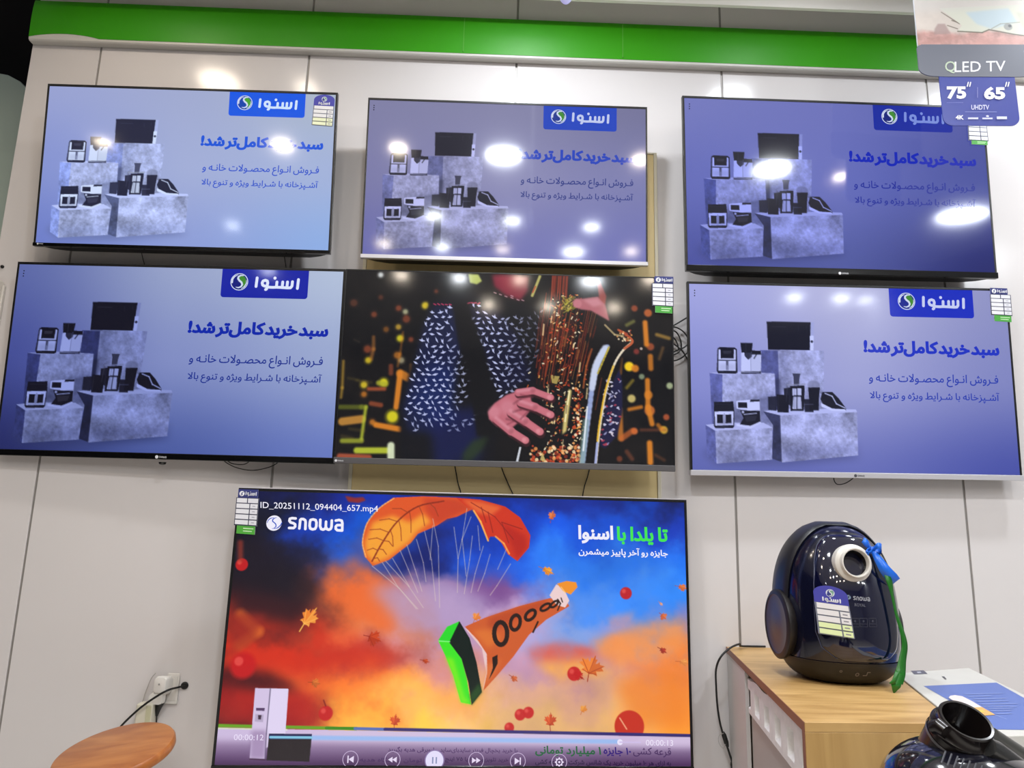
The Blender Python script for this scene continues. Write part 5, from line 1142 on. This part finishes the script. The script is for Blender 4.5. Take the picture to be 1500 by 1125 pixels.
cable_thing('hanging_cable', 'short thin black cable in the gap below the smaller far television near its card end', [[(416, 372), (417.5, 382), (419, 392), (419, 400)]], .0014, Y=-.02)
cable_thing('cable_bundle', 'tangled black cable loops on the wall between the saxophone television and its neighbour', [
    [(980, 480), (990, 475), (1000, 469), (1012, 462)], [(978, 478), (990, 479.5), (1000, 485), (1007, 494), (1010, 505)], [(980, 483), (990, 486), (996, 496), (998, 508), (993, 517), (980, 522)],
    [(978, 529), (990, 528), (1000, 523), (1008, 515), (1012, 508)], [(978, 492), (986, 494), (992, 503), (994, 512)], [(980, 520), (990, 514), (1002, 509), (1012, 500)], [(980, 500), (990, 506), (1000, 515), (1008, 528)]], .0026, 'cable', Y=-.02)
c0_ = at_z(1112, 946, ZT + .004)
pts = [np.array([.90, -.012, ZT + .0045]), np.array([.85, -.016, ZT + .0045]), np.array([.81, -.04, ZT + .008]), w3(1083, 943.5, -.075), w3(1070, 949, -.10), w3(1056, 962, -.12), w3(1049, 980, -.10), w3(1049, 1005, -.06), w3(1051, 1035, -.04), w3(1055, 1060, -.04), w3(1060, 1078, -.04), w3(1066, 1096, -.04), w3(1073, 1118, -.04), w3(1080, 1145, -.04)]
t = thing('power_cord', 'black power cord arching off the wood cabinet top and down the wall', 'cord', pts[0])
MB().tube(smooth_path([p - pts[0] for p in pts]), .0032, n=10).build('cord', M_cable, t)
for (x1_, y1_, x2_, y2_) in ((1059, 1072, 1066, 1094), (1072, 1116, 1077, 1134)):
    a_, b_ = w3(x1_, y1_, -.04) - pts[0], w3(x2_, y2_, -.04) - pts[0]
    MB().tube([a_, a_ * .8 + b_ * .2, a_ * .3 + b_ * .7, b_], [.004, .0075, .0078, .004], n=12).build('connector', M_cable, t)
MB().tube(smooth_path([w3(1060, 1074, -.046) - pts[0], w3(1053, 1078, -.05) - pts[0], w3(1053, 1088, -.05) - pts[0], w3(1059, 1096, -.046) - pts[0], w3(1063, 1090, -.05) - pts[0]]), .0008, n=6).build('wire_tie', mat('white_cable', (176, 170, 166), rough=.5), t)

# ================================================================== VACUUM CLEANERS
NAVY = mat('navy_gloss', (11, 13, 40), rough=.07, coat=1.0)
NAVYB = mat('navy_body', (12, 14, 34), rough=.16, coat=.4)
BLK = mat('black_shell', (26, 27, 32), rough=.38)
BLKM = mat('black_base', (20, 18, 18), rough=.45)
ZS = .89
tab_z = [(0.0, .088, .080, .09), (.006, .108, .10, .11), (.02, .128, .118, .12), (.04, .143, .132, .13), (.07, .152, .144, .138), (.118, .158, .150, .142), (.19, .158, .149, .142), (.265, .152, .140, .136), (.32, .139, .126, .124), (.365, .118, .108, .108), (.40, .090, .086, .086), (.422, .062, .060, .060), (.434, .030, .030, .030), (.4375, .004, .004, .004)]
TZ = np.array([p for p in smooth_path([np.array(p) for p in tab_z], 5)]); TZ[:, 0] *= ZS; TZ[:, 1] *= .90
def bprof(z): return np.interp(z, TZ[:, 0], TZ[:, 1]), np.interp(z, TZ[:, 0], TZ[:, 2]), np.interp(z, TZ[:, 0], TZ[:, 3])
NE = 2.25
def vfront(x, z):
    a, bf, _ = bprof(z); return -bf * (np.maximum(0, 1 - np.abs(np.clip(x / a, -.999, .999)) ** NE)) ** (1 / NE)
VB = np.array([at_y(1230, 900, -.54)[0] - .010, -.54, ZT + .001])
tv = thing('vacuum_cleaner', 'glossy navy canister vacuum cleaner standing upright on the light wood cabinet with a ribbon', 'vacuum cleaner', VB, group=None)
def vrings(z0, z1, grow=0.0, n=72):
    zz = [z for z in TZ[:, 0] if z0 < z < z1]; zz = [z0] + zz + [z1]; out = []
    for z in zz:
        a, bf, bb = bprof(z); r = []
        for k in range(n):
            th = 2 * math.pi * k / n; c, s = math.cos(th), math.sin(th); b_ = bb if s > 0 else bf
            r.append((math.copysign(abs(c) ** (2 / NE), c) * (a + grow), math.copysign(abs(s) ** (2 / NE), s) * (b_ + grow), z))
        out.append(r)
    return out
MB().rings(vrings(.0, .4375 * ZS)).build('body', NAVYB, tv)
MB().rings(vrings(.001, .056, .0022), False, False).build('base_shell', BLKM, tv)
# matte shell wrapping the rear and top
mb = MB(); rg = []
for z in list(np.linspace(.10, .41, 26)):
    a, bf, bb = bprof(z); rg.append((z, a))
def band(yc, wdt, grow):
    path = []
    for z in np.linspace(.12 * ZS, .4330 * ZS, 30):
        a, _, _ = bprof(z); path.append((-1, a, z))
    P = [(-a, z) for _, a, z in path] + [(a, z) for _, a, z in path[::-1]]
    P = [np.array(p) for p in P]; rings = []
    for i, p in enumerate(P):
        tn = P[min(i + 1, len(P) - 1)] - P[max(i - 1, 0)]; tn = tn / np.linalg.norm(tn); nn = np.array([-tn[1], tn[0]])
        if nn @ (p - np.array([0, .2 * ZS])) < 0: nn = -nn
        f = 1 if 3 < i < len(P) - 4 else .3
        o_ = []
        for k in range(14):
            th = 2 * math.pi * k / 14; o_.append((p[0] + nn[0] * (math.sin(th) * grow * f), yc + math.cos(th) * wdt * (.4 + .6 * f), p[1] + nn[1] * (math.sin(th) * grow * f)))
        rings.append(o_)
    return rings
MB().rings(band(.012, .052, .0105)).build('rear_shell', BLK, tv)
# proud front cover
def wcov(z): return np.interp(z / ZS, [.06, .075, .10, .14, .20, .27, .33, .37, .395, .408], [.02, .065, .093, .103, .103, .098, .089, .076, .058, .038])
mb = MB(); nx, nz = 40, 44; vs = []; 
for k in range(nz + 1):
    z = ZS * (.064 + (.408 - .064) * k / nz); wv = wcov(z)
    for i in range(nx + 1):
        u = -1 + 2 * i / nx; x = u * wv; e = max(0, (abs(u) - .92) / .08); ez = max(0, (k - (nz - 2)) / 2, (2 - k) / 2); e = max(e, ez)
        vs.append((x, vfront(x, z) - .0055 * math.sqrt(max(0, 1 - e * e)) + .002 * e, z))
mb.add(vs, [(k * (nx + 1) + i, k * (nx + 1) + i + 1, (k + 1) * (nx + 1) + i + 1, (k + 1) * (nx + 1) + i) for k in range(nz) for i in range(nx)], True)
mb.build('front_cover', NAVY, tv, autosmooth=False)
seam = [(wcov(z) * s_, z) for s_, zz in ((-1, ZS * np.linspace(.40, .075, 26)), (1, ZS * np.linspace(.075, .40, 26))) for z in zz]
seam = [(x, vfront(x, z) - .0006, z) for x, z in seam]
MB().tube(seam, .0011, n=6).build('seam', mat('seam_grey', (70, 74, 96), rough=.25), tv)
# hose port
hp = at_y(1244, 825, -.655) - VB; hy = float(vfront(hp[0], hp[2])) - .004; ax = np.array([.0, -1, .10])
MB().lathe([(.046, -.010), (.0465, .004), (.0455, .010), (.041, .014), (.036, .015), (.0365, .017), (.0365, .024), (.035, .027), (.0325, .027), (.031, .024), (.0305, -.012)], (hp[0], hy, hp[2]), ax, n=56, cap0=False, cap1=False).build('hose_port', mat('port_white', (216, 212, 204), rough=.3), tv)
MB().lathe([(.0306, .012), (.029, .002), (.027, -.010), (.001, -.011)], (hp[0], hy, hp[2]), ax, n=40, cap0=False, cap1=False).build('port_opening', mat('port_dark', (24, 18, 17), rough=.35), tv)
# wheels
for sx, pname in ((-1, 'wheel'), (1, 'wheel')):
    wc = (sx * (.150 if sx < 0 else .128), .004, .130)
    o = MB().lathe([(.058, -.034), (.078, -.016), (.087, -.002), (.087, .004), (.080, .0085), (.074, .009)], wc, (sx, 0, 0), n=60, cap1=False, cap0=False).build(pname, mat('wheel_rubber', (28, 24, 24), rough=.45), tv)
    MB().lathe([(.0745, .0080), (.070, .0062), (.03, .0075), (.001, .0080)], wc, (sx, 0, 0), n=60, cap0=False, cap1=False).build('wheel_cap', mat('wheel_cap', (58, 50, 50), rough=.3), o)
VL = lambda x, y: (lambda p: (p[0], p[2]))(at_y(x, y, VB[1] - .142) - VB)
vremap = lambda V: np.c_[V[:, 0], vfront(V[:, 0], V[:, 2]) - .0062 + V[:, 1], V[:, 2]]
class FlatFine(Flat):
    pass
def dense_poly(fl, fn, u0, v0, u1, v1, col, n=6, layer=None):
    k = fl.k if layer is None else layer
    for i in range(n):
        for j in range(n):
            a0, a1 = u0 + (u1 - u0) * i / n, u0 + (u1 - u0) * (i + 1) / n; b0, b1 = v0 + (v1 - v0) * j / n, v0 + (v1 - v0) * (j + 1) / n
            fl.poly([fn(a0, b1), fn(a1, b1), fn(a1, b0), fn(a0, b0)], col, layer=k)
    if layer is None: fl.k += 1
# price card: flat rigid card held against the cover
cq = [(1195.5, 856), (1237, 861), (1246, 934.5), (1201.5, 929)]
CL = [np.array(VL(*p)) for p in cq]; cc_ = sum(CL) / 4
g = 1e-3; y0_ = float(vfront(*cc_)); gx = (float(vfront(cc_[0] + g, cc_[1])) - float(vfront(cc_[0] - g, cc_[1]))) / (2 * g); gz = (float(vfront(cc_[0], cc_[1] + g)) - float(vfront(cc_[0], cc_[1] - g))) / (2 * g)
gx *= .9
cardmap = lambda V: np.c_[V[:, 0], y0_ + gx * (V[:, 0] - cc_[0]) + gz * (V[:, 2] - cc_[1]) - .0078 + V[:, 1], V[:, 2]]
oc = label_arch(tv, cq, lambda x, y: VL(x, y), cardmap, foot=(222, 236, 180))
fl = Flat(.00004); gm = (150, 152, 158); c = VL(1241.3, 874.5)
fl.disc(c[0], c[1], .0052, (120, 140, 160)); fl.stroke([(c[0] + .003, c[1] + .003), (c[0] - .001, c[1] + .001), (c[0] + .001, c[1] - .001), (c[0] - .003, c[1] - .003)], .0014, (20, 24, 50))
a_ = np.array(VL(1247.5, 872.5)); b_ = np.array(VL(1272, 874)); c_ = np.array(VL(1247.5, 879))
latin_mark(fl, lambda x, y: a_ + (b_ - a_) * x + (c_ - a_) * y, gm, np.linalg.norm(b_ - a_))
fl.text('ROYAL', VL(1249, 887.5), VL(1265, 888.5), VL(1249, 883), (96, 98, 108), off=.01)
fl.build('cover_lettering', M_print, tv, remap=vremap); fl = Flat(.00004)
for x in (1249, 1261, 1274.5):
    a0 = np.array(VL(x - 5, 917)); b0 = np.array(VL(x + 5, 905))
    for P in ([a0, (b0[0], a0[1])], [(b0[0], a0[1]), b0], [b0, (a0[0], b0[1])], [(a0[0], b0[1]), a0], [(a0[0], (a0[1] * 2 + b0[1]) / 3), (b0[0], (a0[1] * 2 + b0[1]) / 3)]): fl.stroke(P, .0008, (62, 64, 76), layer=fl.k)
    fl.disc((a0[0] + b0[0]) / 2, (a0[1] + 2 * b0[1]) / 3, .0026, (56, 58, 70), layer=fl.k)
fl.k += 1
fl.build('cover_icons', M_print, tv, remap=vremap)
fl = Flat(.00004)
pm = lambda V: np.c_[V[:, 0], vfront(V[:, 0], V[:, 2]) - .0032 + V[:, 1], V[:, 2]]
for x, y in ((1259, 989.5), (1236, 985)):
    fl = Flat(.00004); c = VL(x, y); fl.disc(c[0], c[1], .0048 if x > 1250 else .003, (110, 104, 102)); fl.disc(c[0], c[1], .0026 if x > 1250 else .0016, (44, 38, 38)); fl.build('pedal_icon', M_print, tv, remap=pm)
fl = Flat(.00004)
for P in ([(1268, 991), (1273, 991), (1273, 986), (1277, 986)],): fl.stroke([VL(*p) for p in P], .0022, (120, 112, 108))
fl.build('pedal_icon', M_print, tv, remap=pm)
for x in (-.06, 0, .06):
    MB().lathe([(.008, 0), (.008, .004)], (x, -.06, -.0005), (0, 0, 1), n=14).build('foot', BLKM, tv)

# ribbon
BLUE = mat('ribbon_blue', (24, 104, 214), rough=.3); GRN = mat('ribbon_green', (26, 104, 24), rough=.3)
def ribbon(name, pts, wid, m, parent, o, width_dir=None, twist=None):
    P = smooth_path(pts, 6); vs = []; n = len(P)
    for i, p in enumerate(P):
        tn = P[min(i + 1, n - 1)] - P[max(i - 1, 0)]; tn /= np.linalg.norm(tn)
        wd_ = np.array([1.0, 0, 0]) if width_dir is None else np.array(width_dir, float)
        if twist: a = np.interp(i / (n - 1), twist[0], twist[1]); wd_ = np.array([math.cos(a), math.sin(a), 0])
        wd_ = wd_ - tn * (wd_ @ tn); wd_ /= np.linalg.norm(wd_) + 1e-9
        wv = np.interp(i / (n - 1), np.linspace(0, 1, len(wid)), wid); vs += [p - wd_ * wv / 2 - o, p + wd_ * wv / 2 - o]
    mb = MB().add(vs, [(2 * i, 2 * i + 1, 2 * i + 3, 2 * i + 2) for i in range(n - 1)], True)
    ob = mb.build(name, m, parent, autosmooth=False); s = ob.modifiers.new('thick', 'SOLIDIFY'); s.thickness = .0008; return ob
K = w3(1277, 806, -.66); tr = thing('ribbon_bow', 'shiny blue ribbon bow with a long green tail hanging on the navy vacuum cleaner', 'ribbon', K)
q = lambda x, y, Y=-.60: w3(x, y, Y - .06)
MB().rings([[K - K + np.array([.009 * math.cos(t_) * s_, -.007 * math.sin(t_) * s_, z]) for t_ in np.linspace(0, 2 * math.pi, 13)[:-1]] for z, s_ in ((-.009, .6), (-.005, 1), (.005, 1), (.009, .6))]).build('knot', BLUE, tr)
ribbon('loop', [q(1277, 806, -.603), q(1270, 796, -.615), q(1264, 791, -.61), q(1268, 797, -.595), q(1275, 804, -.60)], [.006, .016, .014, .014, .006], BLUE, tr, K, (.5, .2, .8))
ribbon('loop', [q(1278, 805, -.604), q(1286, 800, -.622), q(1291, 802, -.615), q(1288, 808, -.60), q(1280, 808, -.60)], [.006, .016, .018, .016, .008], BLUE, tr, K, (.2, .3, 1))
ribbon('loop', [q(1276, 806, -.61), q(1272, 811, -.62), q(1268, 808, -.618), q(1274, 803, -.61)], [.006, .012, .012, .006], BLUE, tr, K, (.6, .2, .5))
ribbon('tail', [q(1279, 808, -.61), q(1287, 820, -.62), q(1296, 834, -.625), q(1306, 846, -.62), q(1312, 852, -.61)], [.010, .020, .026, .030, .026], BLUE, tr, K, (.9, -.2, .5)).__setitem__('label', 'blue ribbon tail')
ribbon('tail', [q(1286, 812, -.60), q(1294, 832, -.615), q(1302, 850, -.625), q(1307, 872, -.63), q(1313, 900, -.632), q(1321, 925, -.632), q(1325, 945, -.632), q(1322, 965, -.635), q(1319, 985, -.64), q(1315, 1000, -.65)], [.008, .010, .018, .010, .011, .014, .017, .020, .024, .022], GRN, tr, K, twist=((0, .2, .4, .6, .8, 1), (-.3, .2, .5, .3, .2, -.2))).__setitem__('label', 'green ribbon tail')
ribbon('tail', [q(1318, 985, -.65), q(1312, 1004, -.66), q(1309, 1016, -.66)], [.02, .022, .002], GRN, tr, K, (1, 0, .2)).__setitem__('label', 'green ribbon tail')
ribbon('tail', [q(1320, 985, -.645), q(1312, 997, -.66), q(1303, 1001, -.66)], [.022, .016, .002], GRN, tr, K, (.3, 0, 1)).__setitem__('label', 'green ribbon tail')

# second vacuum cleaner, nearest the camera
VC = at_y(1413, 1172, -1.30); BZ = .90
tp = thing('display_plinth', 'low plain white plinth in front of the cabinet under the black vacuum cleaner', 'plinth', (VC[0], VC[1], 0))
MB().box(-.15, .17, -.15, .16, 0, BZ).build('block', M_cart, tp, bevel=.003)
t2 = thing('vacuum_cleaner', 'black domed vacuum cleaner with an open hose socket, nearest the camera in the corner', 'vacuum cleaner', (VC[0], VC[1], BZ + .001))
O2 = np.array([VC[0], VC[1], BZ + .001]); cz = VC[2] - O2[2]
NB = mat('near_gloss', (20, 20, 30), rough=.10, coat=1.0)
rg = []
for k in range(0, 30):
    th = -math.pi / 2 + math.pi * (k + .5) / 30; r = math.cos(th); zz = math.sin(th)
    z = cz + (.090 if zz > 0 else cz) * zz
    rg.append([(.122 * (r ** .85) * math.cos(a), .130 * (r ** .85) * math.sin(a), z) for a in np.linspace(0, 2 * math.pi, 73)[:-1]])
MB().rings(rg).build('body', NB, t2)
pc = at_y(1415, 1056, -1.335) - O2; ax2 = np.array([.07, -.57, .81]); ax2 /= np.linalg.norm(ax2)
MB().lathe([(.047, -.075), (.046, -.040), (.044, -.024), (.0455, -.022), (.0455, -.018), (.041, -.014), (.039, -.004), (.0395, .0), (.038, .0025), (.0345, .002), (.034, -.01), (.033, -.05), (.001, -.052)], pc, ax2, n=56, cap0=False, cap1=False).build('hose_socket', mat('near_black', (24, 19, 18), rough=.25), t2)
MB().lathe([(.0462, -.0385), (.0470, -.036), (.0462, -.0335)], pc, ax2, n=56, cap0=False, cap1=False).build('collar_line', mat('collar_grey', (90, 90, 94), rough=.2), t2)
sh = at_y(1366, 1062, -1.33) - O2
MB().tube([at_y(1366, 1066, -1.33) - O2, at_y(1376, 1064, -1.34) - O2, at_y(1386, 1072, -1.35) - O2], [.010, .012, .010], n=14).build('latch', mat('near_black', (24, 19, 18), rough=.25), t2)
h0, h1 = at_y(1446, 1094, -1.36) - O2, at_y(1530, 1158, -1.30) - O2
MB().tube([h0, h0 * .9 + h1 * .1, h1 * .5 + h0 * .5, h1], [.014, .018, .019, .019], n=20).build('handle', mat('near_handle', (40, 40, 40), rough=.18), t2)
h0, h1 = at_y(1452, 1076, -1.28) - O2, at_y(1530, 1128, -1.22) - O2
MB().tube([h0, h1], [.012, .013], n=20).build('handle_rail', mat('near_handle2', (66, 66, 62), rough=.3), t2)
mb = MB()
for k in range(7):
    c1 = at_y(1385 + k * 9, 1101 + k * 3.5, -1.412) - O2; c2 = at_y(1379 + k * 9, 1118 + k * 3.5, -1.425) - O2
    mb.tube([c1, c2], .0013, n=6)
mb.build('grip_ribs', mat('near_ribs', (60, 60, 66), rough=.3), t2)
# the glossy blue window of its shoulder
